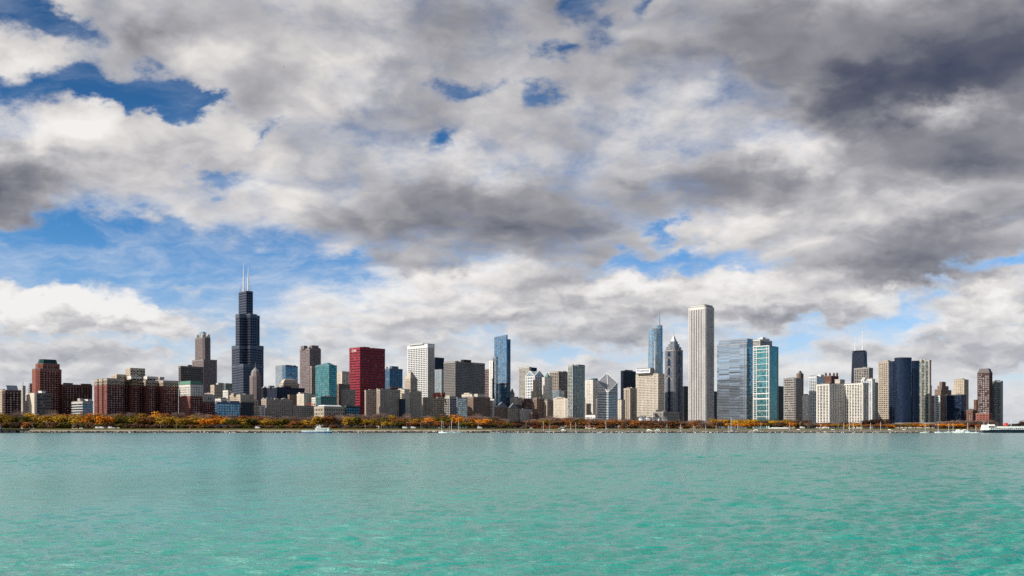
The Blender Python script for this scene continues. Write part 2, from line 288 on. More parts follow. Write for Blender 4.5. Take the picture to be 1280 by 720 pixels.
def facade(wb, gb, poly, z0, z1, st, first=0.0):
    """glass core, a spandrel ring at every floor, piers at every bay"""
    if gb is not None: gb.prism(poly, z0, z1-.2)
    fh = st['fh']; nf = max(1, round((z1-z0-st['top'])/fh)); fh = (z1-z0-st['top'])/nf; ring = offset(poly, st['so'])
    for i in range(nf): wb.prism(ring, z0+i*fh, z0+i*fh+fh*st['sp'])
    wb.prism(offset(poly, max(st['so'], st['po'])+.06), z1-st['top'], z1)
    n = len(poly)
    for i in range(n):
        a, b = Vector(poly[i]), Vector(poly[(i+1) % n]); L_ = (b-a).length
        if L_ < 1.5 or st['bay'] >= 30: continue
        d = (b-a)/L_; nb = max(1, round(L_/st['bay'])); ang = math.atan2(d.y, d.x); nr = Vector((d.y, -d.x))
        for k in range(nb+1):
            pw = st['pw']; s = min(max(L_*k/nb, pw/2), L_-pw/2); p = a+d*s+nr*(st['po']/2-.15)
            wb.box((p.x, p.y, z0), (pw, st['po']+.3, z1-z0-st['top']*.5), ang)
def parapet(poly, z, mb, h=1.1, t=.5):
    o = poly; i = offset(poly, -t); n = len(poly)
    vs = [(x, y, z) for x, y in o]+[(x, y, z+h) for x, y in o]+[(x, y, z+h) for x, y in i]+[(x, y, z+.15) for x, y in i]; fs = []
    for k in range(n):
        j = (k+1) % n; fs += [(k, j, n+j, n+k), (n+k, n+j, 2*n+j, 2*n+k), (2*n+k, 2*n+j, 3*n+j, 3*n+k)]
    fs.append(tuple(range(3*n, 4*n))); mb.add(vs, fs)
GZ = 4.0
BUILT = []
def B(name, cat, label, xl, xc, xr, y, D, style, pent=(), cut=0.0, roofm='roof_gravel', pm=None, base=None, clutter=True, ants=(), y0=None, root=None, group=None, short=None, poly=None):
    st = ST[style] if isinstance(style, str) else style
    b = solve(xl, xc, xr, D); z1 = zat(y, D); z0 = GZ if y0 is None else zat(y0, D)
    new = root is None
    if new:
        root = empty(name, ((b[0]+b[2])/2, (b[1]+b[3])/2, GZ)); tag(root, label, cat, group); BUILT.append((xl, xr, D, short or label))
        bz = solve(xl, xc, xr, D)
    pl = poly or rect(b, 0, cut)
    wb, gb = MB(), MB(); facade(wb, gb, pl, z0, z1, st)
    wb.build('wall', X[st['w']], root); gb.build('glazing', G[st['g']], root)
    rb = MB(); parapet(offset(pl, max(st['so'], st['po'])+.02), z1+.003, rb); rf = rb.build('roof', X[roofm], root)
    w, n = b[2]-b[0], b[3]-b[1]; rr = random.Random(int(xl*13+y*7))
    for q in pent:
        a, c, py = q[:3]; r_ = (xc-xl)/max(1e-3, xr-xl); dd = min(10, n*.2+2); bb = solve(a, a+(c-a)*min(max(r_, .1), .9), c, D+dd)
        pb = MB(); pp = rect(bb, 0, q[4] if len(q) > 4 else 0); zt = zat(py, D+dd); pb.prism(pp, z1, zt-.8); pb.prism(offset(pp, .35), zt-.8, zt)
        for k in range(1, int((bb[2]-bb[0])/3.2)): pb.box((bb[0]+k*3.2, bb[1]-.1, z1+.6), (1.6, .4, max(.6, zt-z1-2.2)))
        pb.build('penthouse', X[q[3] if len(q) > 3 and q[3] else (pm or st['w'])], rf)
    if clutter and w > 12 and n > 12:
        for k in range(rr.randint(2, 4)):
            cx = b[0]+w*rr.uniform(.2, .8); cy = b[1]+n*rr.uniform(.15, .8); sx, sy, sh = rr.uniform(2.5, 6), rr.uniform(2.5, 6), rr.uniform(1.6, 3.4)
            cb = MB(); cb.box((cx, cy, z1+.16), (sx, sy, sh)); cb.tube((cx, cy, z1+sh), (cx, cy, z1+sh+.9), .9, .9, 8); cb.build('roof_unit', X[rr.choice(['gray_metal', 'gray_concrete', 'steel'])], rf)
    for (ax, ay0, ay, r0) in ants:
        p = at(ax, D+min(12, n*.3)); ab = MB(); zz0, zz1 = zat(ay0, D), zat(ay, D); mid = zz0+(zz1-zz0)*.55
        r0 = max(r0, .8); ab.tube((p.x, p.y, zz0-1), (p.x, p.y, mid), r0, r0*.8, 8); ab.tube((p.x, p.y, mid-.1), (p.x, p.y, zz1), r0*.5, r0*.15, 6); ab.tube((p.x, p.y, mid-.8), (p.x, p.y, mid), r0*1.3, r0*1.3, 8); ab.build('antenna', X['white_metal'], rf)
    return root, b, z1, pl
def ridge_roof(root, b, z, h, m, axis='x', over=.3):
    x0, y0, x1, y1 = b; x0 -= over; y0 -= over; x1 += over; y1 += over
    mb = MB()
    if axis == 'x': v = [(x0, y0, z), (x1, y0, z), (x1, y1, z), (x0, y1, z), (x0, (y0+y1)/2, z+h), (x1, (y0+y1)/2, z+h)]; f = [(0, 1, 5, 4), (2, 3, 4, 5), (1, 2, 5), (3, 0, 4)]
    else: v = [(x0, y0, z), (x1, y0, z), (x1, y1, z), (x0, y1, z), ((x0+x1)/2, y0, z+h), ((x0+x1)/2, y1, z+h)]; f = [(1, 2, 5, 4), (3, 0, 4, 5), (0, 1, 4), (2, 3, 5)]
    mb.add(v, f+[(3, 2, 1, 0)]); mb.build('roof', X[m], root)
def taper(root, pl, z0, z1, k, m, name='roof'):
    cx = sum(p[0] for p in pl)/len(pl); cy = sum(p[1] for p in pl)/len(pl)
    q = [(cx+(x-cx)*k, cy+(y-cy)*k) for x, y in pl]; MB().prism(pl, z0, z1, poly2=q).build(name, X[m], root); return q
def spire(root, pl, z0, z1, m, r=.5, name='spire'):
    cx = sum(p[0] for p in pl)/len(pl); cy = sum(p[1] for p in pl)/len(pl)
    mb = MB(); mb.tube((cx, cy, z0), (cx, cy, z0+(z1-z0)*.3), r, r*.7, 8); mb.tube((cx, cy, z0+(z1-z0)*.3), (cx, cy, z1), r*.6, r*.25, 6); mb.build(name, X[m], root)
def sign(root, text, p, size, depth, rz, m, name='lettering'):
    c = bpy.data.curves.new(name, 'FONT'); c.body = text; c.size = size; c.extrude = depth; c.align_x = 'CENTER'
    o = bpy.data.objects.new(name, c); COL.objects.link(o); bpy.context.view_layer.update()
    me = bpy.data.meshes.new_from_object(o); bpy.data.objects.remove(o)
    s = bpy.data.objects.new(name, me); COL.objects.link(s); s.data.materials.append(m)
    s.parent = root; s.location = Vector(p)-root.location; s.rotation_euler = (R(90), 0, rz); return s

# ------------------------------------------------------------------ water
def water():
    m = bpy.data.materials.new('lake_water'); m.use_nodes = True; t = m.node_tree; b = t.nodes['Principled BSDF']; L_ = t.links.new
    g = t.nodes.new('ShaderNodeNewGeometry')
    n = t.nodes.new('ShaderNodeTexNoise'); n.inputs['Scale'].default_value = .012; n.inputs['Detail'].default_value = 4; L_(g.outputs['Position'], n.inputs['Vector'])
    cr_ = t.nodes.new('ShaderNodeValToRGB'); cr_.color_ramp.elements[0].position = .3; cr_.color_ramp.elements[0].color = (.010, .370, .290, 1); cr_.color_ramp.elements[1].position = .7; cr_.color_ramp.elements[1].color = (.014, .430, .345, 1)
    L_(n.outputs['Fac'], cr_.inputs[0]); t.nodes.remove(b); df_ = t.nodes.new('ShaderNodeBsdfDiffuse'); L_(cr_.outputs[0], df_.inputs['Color']); up = t.nodes.new('ShaderNodeCombineXYZ'); up.inputs[2].default_value = 1; L_(up.outputs[0], df_.inputs['Normal'])   # light scattered back from within the lake does not depend on the facet
    gl = t.nodes.new('ShaderNodeBsdfGlossy'); gl.inputs['Roughness'].default_value = .17
    fr = t.nodes.new('ShaderNodeFresnel'); gn = t.nodes.new('ShaderNodeTexNoise'); gn.inputs['Scale'].default_value = .022; gn.inputs['Detail'].default_value = 5; L_(g.outputs['Position'], gn.inputs['Vector'])
    gr = t.nodes.new('ShaderNodeMapRange'); gr.inputs[1].default_value = .3; gr.inputs[2].default_value = .7; gr.inputs[3].default_value = 1.75; gr.inputs[4].default_value = 2.25; L_(gn.outputs['Fac'], gr.inputs[0]); L_(gr.outputs[0], fr.inputs['IOR'])
    mxs = t.nodes.new('ShaderNodeMixShader'); ff = t.nodes.new('ShaderNodeMath'); ff.operation = 'MULTIPLY_ADD'; ff.use_clamp = True; L_(fr.outputs[0], ff.inputs[0]); ff.inputs[1].default_value = 1.45; ff.inputs[2].default_value = .03; L_(ff.outputs[0], mxs.inputs[0]); L_(df_.outputs[0], mxs.inputs[1]); L_(gl.outputs[0], mxs.inputs[2]); L_(mxs.outputs[0], t.nodes['Material Output'].inputs[0])
    bp = None
    for sc, st, dd in (((1.7, 1.7, 1), 1.0, 0.09), ((.45, .45, 1), .9, 0.24), ((.055, .055, 1), 1.0, 1.3)):
        mp = t.nodes.new('ShaderNodeMapping'); mp.inputs['Rotation'].default_value = (0, 0, -HEAD); mp.inputs['Scale'].default_value = sc; L_(g.outputs['Position'], mp.inputs[0])
        k = t.nodes.new('ShaderNodeTexNoise'); k.inputs['Scale'].default_value = 2.2; k.inputs['Detail'].default_value = 5; k.inputs['Roughness'].default_value = .6; L_(mp.outputs[0], k.inputs['Vector'])
        u = t.nodes.new('ShaderNodeBump'); u.inputs['Strength'].default_value = st; u.inputs['Distance'].default_value = dd; L_(k.outputs['Fac'], u.inputs['Height'])
        if bp: L_(bp.outputs[0], u.inputs['Normal'])
        bp = u
    L_(bp.outputs[0], gl.inputs['Normal']); L_(bp.outputs[0], fr.inputs['Normal'])
    rs = np.random.RandomState(5)
    D = np.concatenate([[4, 8, 14, 20], np.exp(np.linspace(math.log(25), math.log(1500), 900)), [2500, 6000]])
    U = np.linspace(-1.15, 1.15, 900); DD, UU = np.meshgrid(D, U, indexing='ij')
    r_, f_ = DD*UU, DD; Xw = FW.x*f_+RT.x*r_; Yw = FW.y*f_+RT.y*r_; Z = np.zeros_like(Xw)
    dx = DD*np.gradient(D)[:, None]/DD; cell = np.maximum(np.gradient(D)[:, None]*np.ones_like(DD), DD*(U[1]-U[0])*.5)
    wind = math.atan2(FW.y, FW.x)+R(8)
    for k in range(90):
        lam = math.exp(rs.uniform(math.log(.45), math.log(5.5))); th = wind+rs.normal(0, .6); amp = .0112*lam**.62*(1.0 if lam < 2.5 else .5)
        ph = rs.uniform(0, 6.283); K = 2*math.pi/lam; fade = np.clip((lam/cell-2.2)/2.5, 0, 1)
        s = np.sin(K*(Xw*math.cos(th)+Yw*math.sin(th))+ph+.6*np.sin(.02*Xw+.013*Yw+ph)); Z += amp*fade*(s+.35*(s*np.abs(s)))
    pk = np.zeros_like(Z); nrm = 0
    for k in range(36):
        lam = math.exp(rs.uniform(math.log(1.6), math.log(5.0))); th = wind+rs.normal(0, .75); ph = rs.uniform(0, 6.283); K = 2*math.pi/lam; fade = np.clip((lam/cell-1.6)/1.5, 0, 1)
        pk += fade*np.sin(K*(Xw*math.cos(th)+Yw*math.sin(th))+ph); nrm += .5
    pk /= math.sqrt(nrm); Z += .085*np.maximum(0, pk-1.25)   # scattered steeper wavelets
    # gusts: groups of higher and lower waves
    gu = .75+.45*np.sin(.031*Xw+1.3)*np.sin(.027*Yw+.4)+.25*np.sin(.011*Xw-.017*Yw); Z *= gu
    nr, nc = Z.shape; co = np.stack([Xw, Yw, Z], -1).reshape(-1, 3)
    i = np.arange((nr-1)*nc).reshape(nr-1, nc)[:, :-1].ravel(); q = np.stack([i, i+1, i+nc+1, i+nc], 1)
    me = bpy.data.meshes.new('lake_water'); me.vertices.add(len(co)); me.vertices.foreach_set('co', co.ravel())
    me.loops.add(q.size); me.loops.foreach_set('vertex_index', q.ravel()); me.polygons.add(len(q)); me.polygons.foreach_set('loop_start', np.arange(0, q.size, 4)); me.polygons.foreach_set('loop_total', np.full(len(q), 4))
    me.polygons.foreach_set('use_smooth', np.ones(len(q), bool)); me.materials.append(m); me.update(calc_edges=True); me.validate()
    o = bpy.data.objects.new('lake_water', me); COL.objects.link(o); o['kind'] = 'structure'
water()

# ------------------------------------------------------------------ land, lawn, path
def ground_mat(name, c1, c2, sc):
    m = bpy.data.materials.new(name); m.use_nodes = True; t = m.node_tree; b = t.nodes['Principled BSDF']; b.inputs['Roughness'].default_value = .95; b.inputs['Specular IOR Level'].default_value = .05
    g = t.nodes.new('ShaderNodeNewGeometry'); n = t.nodes.new('ShaderNodeTexNoise'); n.inputs['Scale'].default_value = sc; n.inputs['Detail'].default_value = 7; t.links.new(g.outputs['Position'], n.inputs['Vector'])
    c = t.nodes.new('ShaderNodeValToRGB'); c.color_ramp.elements[0].position = .35; c.color_ramp.elements[0].color = (*c1, 1); c.color_ramp.elements[1].position = .65; c.color_ramp.elements[1].color = (*c2, 1)
    t.links.new(n.outputs['Fac'], c.inputs[0]); t.links.new(c.outputs[0], b.inputs['Base Color']); return m
def strip(name, rows, cols, m, off=0.0, kind='structure'):
    """sheet: rows of (depth offset, z); cols of (photo column, shore depth)"""
    mb = MB(); nc = len(cols)
    for d, z in rows:
        for x, s in cols: p = at(x, s+d, z+off); mb.v.append(tuple(p))
    for r in range(len(rows)-1):
        for c in range(nc-1): a = r*nc+c; mb.f.append((a, a+1, a+nc+1, a+nc)); mb.m.append(0)
    o = mb.build(name, m); o['kind'] = kind; return o
shore = [(x, 1050 + 78*min(1, max(0, (x-625)/40))) for x in [-900, -300, -100]+list(range(0, 620, 40))+[625, 635, 645, 655, 665]+list(range(700, 1420, 60))+[1700, 2300]]
prof = [(0, -1.5), (0.01, 2.9), (22, 3.5), (60, 4.7), (90, 5.0), (400, 4.0), (3000, 4.0), (9000, 4.0), (60000, 4.0)]
strip('city_ground', prof, shore, ground_mat('city_ground', (.10, .095, .085), (.17, .155, .14), .02))
grass = ground_mat('lawn_grass', (.055, .066, .010), (.12, .11, .018), .06)
strip('lawn', [(24, 3.5+1.2*2/38), (60, 4.7), (90, 5.0), (300, 4.32)], shore, grass, .06)
strip('shore_path', [(3, 2.982), (17, 3.364)], shore, ground_mat('shore_path', (.42, .36, .28), (.55, .48, .39), .1), .05)

# ------------------------------------------------------------------ buildings, left to right
B('office_building', 'building', 'low tan office block cut by the left edge of the photo', -14, 4, 9, 487, 1400, 'tan', short='tan block at the left edge')
r, b, z1, pl = B('brick_building', 'building', 'low dark brick block with a pale glass vaulted roof beside the first tan block', 3, 7, 28, 488, 1385, 'dark_brick', clutter=False, short='glass-roofed dark block')
ridge_roof(r, (b[0]+2, b[1]+3, b[2]-1, b[3]-6), z1+.4, 8, 'bright_steel', 'y')
B('stair_tower', 'tower', 'slim pale concrete stair tower between dark brick block and cream block', 27, 28.6, 31.5, 483, 1380, S('pale_granite', 'dark', 4, .6, 4, 2), clutter=False, ants=[(28.5, 483, 474, .4)], short='slim pale stair tower')
B('office_building', 'building', 'cream office block with dark banded side below the green roofed brick tower', 32, 46.5, 64, 492, 1390, S('taupe_panel', 'dark', 4.6, .5, 40, 1.5, .1, .5), pent=[(48, 57, 488.5, 'white_metal')], short='cream banded block')
r = [o for o in COL.objects if o.get('category') == 'building'][-1]; b = solve(32, 46.5, 64, 1390)
mb = MB(); mb.box(((b[0]+b[2])/2, b[1]-1.2, GZ), (b[2]-b[0]+1.6, 1.4, zat(491, 1390)-GZ)); mb.build('end_wall', X['cream'], r)
B('concrete_building', 'building', 'narrow grey block peeping out left of the green roofed brick tower', 36, 37.5, 42, 480, 1520, 'concrete', short='narrow grey block')
r, b, z1, pl = B('apartment_tower', 'tower', 'tall red brick tower with chamfered shoulders and dark green roof', 39, 46, 78, 461, 1445, 'red_brick', cut=5, clutter=False, short='green-roofed brick tower')
_, _, z2, pl2 = B('', '', '', 43, 49, 76, 454.5, 1449, 'red_brick', cut=6, clutter=False, y0=461, root=r)
taper(r, offset(pl2, -2.5), z2+.9, z2+8, .86, 'dark_green_roof')
B('apartment_block', 'building', 'wide dark brown block right of the green roofed brick tower', 76, 79, 115, 481, 1470, 'brown_brick', pent=[(79, 91, 478.5, 'brown_brick'), (101, 114, 479.5, 'brown_brick')], short='wide dark brown block')
B('office_building', 'building', 'small white louvred office with blue glass side and rooftop box', 90, 103.5, 116, 502, 1360, S('pale_granite', 'deep', 4.0, .42, 60, 1.2, .1, .5), pent=[(97, 103, 498), (104, 115, 499, 'white_metal')], short='small louvred office')
# the big hotel of four brick wings
hs_ = ST['plum']; hb = solve(118, 134, 222.5, 1432); hw, hn = hb[2]-hb[0], hb[3]-hb[1]
def wing_y(px): # y on the east face for a photo column
    t = (px-640)/F; C = at(134, 1432); r_ = 1432*(134-640)/F; return C.y+(t*1432-r_)/(RT.y-FW.y*t)
ys = [wing_y(p) for p in (134, 155, 166, 174, 184.5, 194, 204, 222.5)]; x1 = hb[2]; x0 = hb[0]; rec = 17
poly = [(x0, hb[1])]
for fx in (.0, .28, .40, .62, .74, 1.0):
    pass
d1, d2 = x0+hw*.26, x0+hw*.37; d3, d4 = x0+hw*.63, x0+hw*.74
poly = [(x0, ys[0]), (d1, ys[0]), (d1, ys[0]+5), (d2, ys[0]+5), (d2, ys[0]), (d3, ys[0]), (d3, ys[0]+5), (d4, ys[0]+5), (d4, ys[0]), (x1, ys[0]), (x1, ys[1]), (x1-rec, ys[1]), (x1-rec, ys[2]), (x1, ys[2]), (x1, ys[3]), (x1-rec, ys[3]), (x1-rec, ys[4]), (x1, ys[4]), (x1, ys[5]), (x1-rec, ys[5]), (x1-rec, ys[6]), (x1, ys[6]), (x1, ys[7]), (x0, ys[7])]
r, b, z1, pl = B('grand_hotel', 'hotel', 'huge plum brick hotel with four wings and a limestone top band', 118, 134, 222.5, 481, 1432, 'plum', poly=poly, clutter=False, short='huge plum brick hotel')
_, _, z2, _ = B('', '', '', 118, 134, 222.5, 473.5, 1432, S('limestone', 'punched', 3.7, .5, 4.2, 2.1, .45, .45, 2), poly=poly, y0=481, root=r, clutter=False)
for (a, c, e, y_, mm) in ((139, 146, 160, 467.5, 'limestone'), (160, 164, 177, 470.5, 'white_stone'), (180, 184, 197, 470.5, 'white_stone'), (197, 200, 205, 471, 'limestone'), (157, 163, 181, 459.5, 'limestone')):
    bb = solve(a, c, e, 1442 if mm != 'limestone' else 1450); zt = zat(y_, 1446); w2, g2 = MB(), MB()
    facade(w2, g2, rect(bb), z2-.3, zt, S(mm, 'punched', 4.2, .5, 6, 3, .4, .4, 2.5)); ph = w2.build('penthouse', X[mm], r); gg = g2.build('glazing', G['punched'], r)
B('office_tower', 'tower', 'dark plum brown tower in front of the pink granite crowned tower', 223.5, 226, 254, 458, 1600, S('taupe_panel', 'bronze', 3.9, .4, 3.6, .8), pent=[(235, 240, 456)], short='dark plum brown tower')
ST['dplum'] = S('dark_brick', 'bronze', 3.9, .45, 5, 2)
# crowned granite tower
r, b, z1, pl = B('granite_tower', 'tower', 'pink granite tower with glass crown ringed by small turrets, left of the tallest black tower', 243, 254, 264, 422, 2450, 'granite', cut=5, clutter=False, short='crowned granite tower')
B('', '', '', 240.5, 254.5, 271, 449.5, 2440, 'granite', root=r, clutter=False)
zc = zat(422, 2450)
cx, cy = (b[0]+b[2])/2, (b[1]+b[3])/2
cm = MB(); cm.tube((cx, cy, zc), (cx, cy, zat(414.5, 2450)), 10, 10, 16); cm.tube((cx, cy, zat(414.5, 2450)), (cx, cy, zat(413.6, 2450)), 7, 6, 16); cm.build('crown', G['pale'], r)
for sx in (-1, 1):
    for sy in (-1, 1):
        tm_ = MB(); tx, ty = cx+sx*(b[2]-b[0])*.32, cy+sy*(b[3]-b[1])*.32; tm_.tube((tx, ty, zc), (tx, ty, zat(418, 2450)), 5, 5, 12); tm_.tube((tx, ty, zat(418, 2450)), (tx, ty, zat(416.4, 2450)), 5, 2, 12); tm_.build('turret', X['pale_granite'], r)
r, b, z1, pl = B('brick_building', 'building', 'plum brick building with white upper floors and green mansard roof', 223.6, 238, 253.2, 495, 1488, 'plum', clutter=False, short='green mansard building')
_, _, z2, pl2 = B('', '', '', 223.6, 238, 253.2, 481, 1488, S('white_stone', 'punched', 3.9, .4, 4.4, 1.8), y0=495, root=r, clutter=False)
taper(r, pl2, z2+.8, zat(475.8, 1488), .9, 'copper_green')
B('brick_building', 'building', 'plum brick block with pale arched top right of the green mansard building', 253.6, 255, 268.5, 502, 1500, 'plum', clutter=False, short='brick block')
B('', '', '', 253.6, 255, 268.5, 494, 1500, S('pale_granite', 'punched', 8, .25, 3.4, 1.2), y0=502, root=[o for o in COL.objects if o.name.startswith('brick_building')][-1], pent=[(256, 266, 492.5)])
r, b, z1, pl = B('stepped_building', 'building', 'small stepped tan block behind the pale arched brick block', 256, 268, 276, 491.5, 1700, 'tan', short='stepped tan block')
B('', '', '', 263.5, 268, 274, 481.5, 1705, 'tan', y0=491.5, root=r)
B('office_building', 'building', 'plain white low block between the tan stepped block and blue glass block', 268, 276, 284, 498.5, 1600, 'white', short='plain white low block')
B('glass_building', 'building', 'low blue glass building in front of the plain white block', 269, 271, 300, 503, 1495, S('blue_metal', 'blue', 4.2, .25, 5, .6, .3, .4), pent=[(277, 285, 501.5, 'blue_metal'), (286, 299, 501, 'blue_metal')], short='low blue glass building')
B('office_tower', 'tower', 'pale grey tower stub between the crowned tower and tallest black tower', 270.5, 273, 280, 479, 2300, 'pale_granite', short='pale grey tower stub')
B('glass_tower', 'tower', 'dark glass top peeping out just left of the tallest black tower', 279.8, 282, 290, 479.5, 2250, 'green', short='dark glass stub')
B('office_building', 'building', 'bright white block below the dark glass top, left of the tallest black tower', 279, 285, 289, 488, 2050, 'white', short='bright white block')
B('stone_building', 'building', 'beige stone building with sunlit side below the tallest black tower', 287.5, 300.5, 317, 493.5, 1560, S('tan_stone', 'punched', 3.9, .5, 4.5, 2.3), pent=[(289, 296, 491.5), (303, 312, 492.5)], short='sunlit beige building')
B('stone_building', 'building', 'dark banded office below the tallest black tower, right of blue glass building', 300, 301.5, 317, 503, 1535, S('dark_bronze', 'black', 4.2, .35, 6, .8), short='dark banded office')
# the tallest: a bundle of nine tubes
D0 = 2672; b = solve(289.6, 304, 329.6, D0); r = empty('skyscraper', ((b[0]+b[2])/2, (b[1]+b[3])/2, GZ))
tag(r, 'tallest black stepped skyscraper of bundled tubes with two white antennas', 'skyscraper'); BUILT.append((289, 330, D0, 'tallest black skyscraper'))
tw, tn = (b[2]-b[0])/3, (b[3]-b[1])/3; z50, z66, z90, zt = zat(455.5, D0), zat(431, D0), zat(391.5, D0), zat(361.5, D0)
hts = {(0, 0): z66, (1, 0): z90, (2, 0): z50, (0, 1): zt, (1, 1): zt, (2, 1): z90, (0, 2): z50, (1, 2): z90, (2, 2): z66}
ss = S('tube_metal', 'black', 7.8, .30, 7.6, .9, .2, .35, 4)
for (i, j), h in hts.items():
    q = (b[0]+i*tw, b[1]+j*tn, b[0]+(i+1)*tw, b[1]+(j+1)*tn); wb, gb = MB(), MB(); facade(wb, gb, rect(q, .35), GZ, h, ss)
    for bz_ in (zat(502, D0), z50-8, z66-9, z90-9):
        if bz_ < h: wb.prism(offset(rect(q, .35), .55), bz_, bz_+7)
    wb.build('tube', X['tube_metal'], r); gb.build('glazing', G['black'], r); rb = MB(); parapet(rect(q, .2), h+.01, rb); rb.build('roof', X['gray_metal'], r)
for px, yt in ((304.6, 330), (310.4, 333)):
    p = at(px, D0+46); a = MB(); z_ = zt; zz = zat(yt, D0+46); a.tube((p.x, p.y, z_-.5), (p.x, p.y, z_+7), 3.2, 3.2, 12); a.tube((p.x, p.y, z_+6.5), (p.x, p.y, z_+(zz-z_)*.5), 2.4, 2.2, 10); a.tube((p.x, p.y, z_+(zz-z_)*.5-.3), (p.x, p.y, z_+(zz-z_)*.8), 1.7, 1.4, 8); a.tube((p.x, p.y, z_+(zz-z_)*.8-.3), (p.x, p.y, zz), 1.0, .6, 6)
    a.build('antenna', X['white_metal'], r)
for k, (px, h_) in enumerate(((301.2, 14), (307.4, 9), (313.5, 16), (300, 6))):
    p = at(px, D0+42); a = MB(); a.tube((p.x, p.y, zt), (p.x, p.y, zt+h_*1.4), .6, .3, 6); a.tube((p.x-2.5, p.y, zt+h_), (p.x+2.5, p.y, zt+h_), .3, .3, 5); a.build('mast', X['gray_metal'], r)
# pointed granite tower in front of it
r, b, z1, pl = B('granite_tower', 'tower', 'shorter granite tower with pyramid roof in front of the tallest black tower', 310.5, 317.5, 328, 470, 1900, S('pink_granite', 'dark', 3.8, .35, 4.2, 2), cut=6, clutter=False, short='pyramid-roofed granite tower')
q = taper(r, offset(pl, -1.5), z1+.6, zat(463.5, 1900), .82, 'pink_granite', 'crown'); q = taper(r, q, zat(463.5, 1900), zat(458.4, 1900), .06, 'slate'); spire(r, q, zat(458.6, 1900), zat(452, 1900), 'gray_metal', .8)
B('office_building', 'building', 'small pale block right of the pyramid roofed granite tower', 309, 311, 322, 500, 1640, 'pale_granite', group=None, short='small pale block')
B('office_building', 'building', 'white fronted low block under the pyramid roofed granite tower', 317.5, 326, 331, 507, 1590, 'white', short='white fronted low block')
B('office_building', 'building', 'dark low office just right of the tallest black tower', 327, 329, 336, 485, 2200, 'black', pent=[(329, 333, 483, 'white_metal')], short='small dark office')
B('office_building', 'building', 'wide black slab office beneath the domed tan building', 334, 346, 380.5, 484.5, 1860, S('navy_metal', 'black', 3.9, .25, 5, .5), pent=[(335, 343, 482, 'gray_metal'), (352, 364, 482.8, 'navy_metal')], short='wide black slab')
B('brown_office', 'building', 'brown low office between the black slab and grey hotel', 360, 362, 374, 494, 1760, 'brownstone', short='brown low office')
B('glass_tower', 'tower', 'pale glass tower behind the domed tan building', 344.5, 353, 356, 457, 2500, 'pale', short='pale glass tower')
B('glass_tower', 'tower', 'blue glass tower with raised corners behind the domed tan building', 353, 357, 372, 457.5, 2480, S('blue_metal', 'blue', 3.9, .2, 5, .6), pent=[(356, 364, 456, 'blue_metal'), (366, 370, 456.6, 'blue_metal')], short='blue glass tower')
# domed
r, b, z1, pl = B('domed_building', 'building', 'tan stone building with rounded vaulted top above the wide black slab', 349.5, 354, 374, 479.5, 2020, S('tan_stone', 'punched', 4.4, .4, 4.5, 2), clutter=False, short='domed tan building')
mb = MB(); n_ = 10
for k in range(n_):
    t0, t1 = math.pi*k/n_, math.pi*(k+1)/n_
cx, cy = (b[0]+b[2])/2, (b[1]+b[3])/2; hx, hy = (b[2]-b[0])/2-1.5, (b[3]-b[1])/2-2; hz = zat(473, 2020)-z1; vs, fs = [], []
for k in range(n_+1):
    t0 = math.pi/2*k/n_; s_ = math.cos(t0)**.75; vs += [(cx+u*hx*(s_*.9+.1), cy+v*hy*(s_*.75+.25), z1+hz*math.sin(t0)) for u, v in ((-1, -1), (1, -1), (1, 1), (-1, 1))]
for k in range(n_):
    for j in range(4): a = k*4; fs.append((a+j, a+(j+1) % 4, a+4+(j+1) % 4, a+4+j))
fs.append((4*n_, 4*n_+1, 4*n_+2, 4*n_+3)); mb.add(vs, fs); mb.build('vault', X['tan_stone'], r)
r, b, z1, pl = B('granite_tower', 'tower', 'tall brown grey granite tower with notched top behind the teal glass tower', 375, 387, 401, 436, 2280, S('pink_granite', 'dark', 3.9, .38, 4.4, 1.8), clutter=False, short='notched granite tower')
for (a, c, e, y_) in ((376, 380, 384, 432), (387, 390, 398, 431.5), (377, 386, 400, 434)):
    bb = solve(a, c, e, 2292); w2, g2 = MB(), MB(); facade(w2, g2, rect(bb), z1-.3, zat(y_, 2292), S('pink_granite', 'dark', 4, .4, 4.4, 2)); w2.build('crown', X['pink_granite'], r); g2.build('glazing', G['dark'], r)
for px, yt in ((380.2, 425), (392.3, 424)):
    p = at(px, 2305); a = MB(); a.tube((p.x, p.y, zat(432.5, 2292)), (p.x, p.y, zat(yt, 2292)), .7, .25, 6); a.build('antenna', X['white_metal'], r)
B('office_tower', 'tower', 'narrow dark office wedged between notched granite tower and teal glass tower', 388, 389.5, 395, 458, 2100, S('gray_stone', 'black', 4, .45, 5, 1), short='narrow dark office')
r, b, z1, pl = B('glass_tower', 'tower', 'teal glass tower with speckled bright left face, left of the crimson tower', 394.2, 411.5, 421, 457, 1700, S('teal_metal', 'teal', 4.0, .2, 4.2, .5, .2, .2, 1), clutter=False, short='teal glass tower')
x0, y0, x1, y1 = b
mb = MB(); z2 = zat(453.2, 1700)
mb.add([(x0, y0, z1), (x1, y0, z1), (x1, y1, z1), (x0, y1, z1), (x0, y0+.2, z1+2.2), (x1-6, y0+.2, z2), (x1-6, y1-12, z2), (x0, y1-12, z1+2.2)], [(0, 1, 5, 4), (1, 2, 6, 5), (2, 3, 7, 6), (3, 0, 4, 7), (4, 5, 6, 7)]); mb.build('roof', G['teal'], r)
B('office_building', 'building', 'dark green glass podium block at the foot of the teal glass tower', 395, 401, 420, 496, 1660, S('teal_metal', 'green', 4, .25, 5, .5), short='dark green podium')
B('hotel_building', 'hotel', 'wide grey brown hotel with bright sunlit end below the black slab', 327, 333, 365, 499, 1610, S('gray_stone', 'punched', 3.8, .5, 4.4, 2.2), pent=[(329, 333, 497.5, 'white_stone'), (343, 348, 498, 'white_stone'), (352, 359, 498.2)], short='wide grey brown hotel')
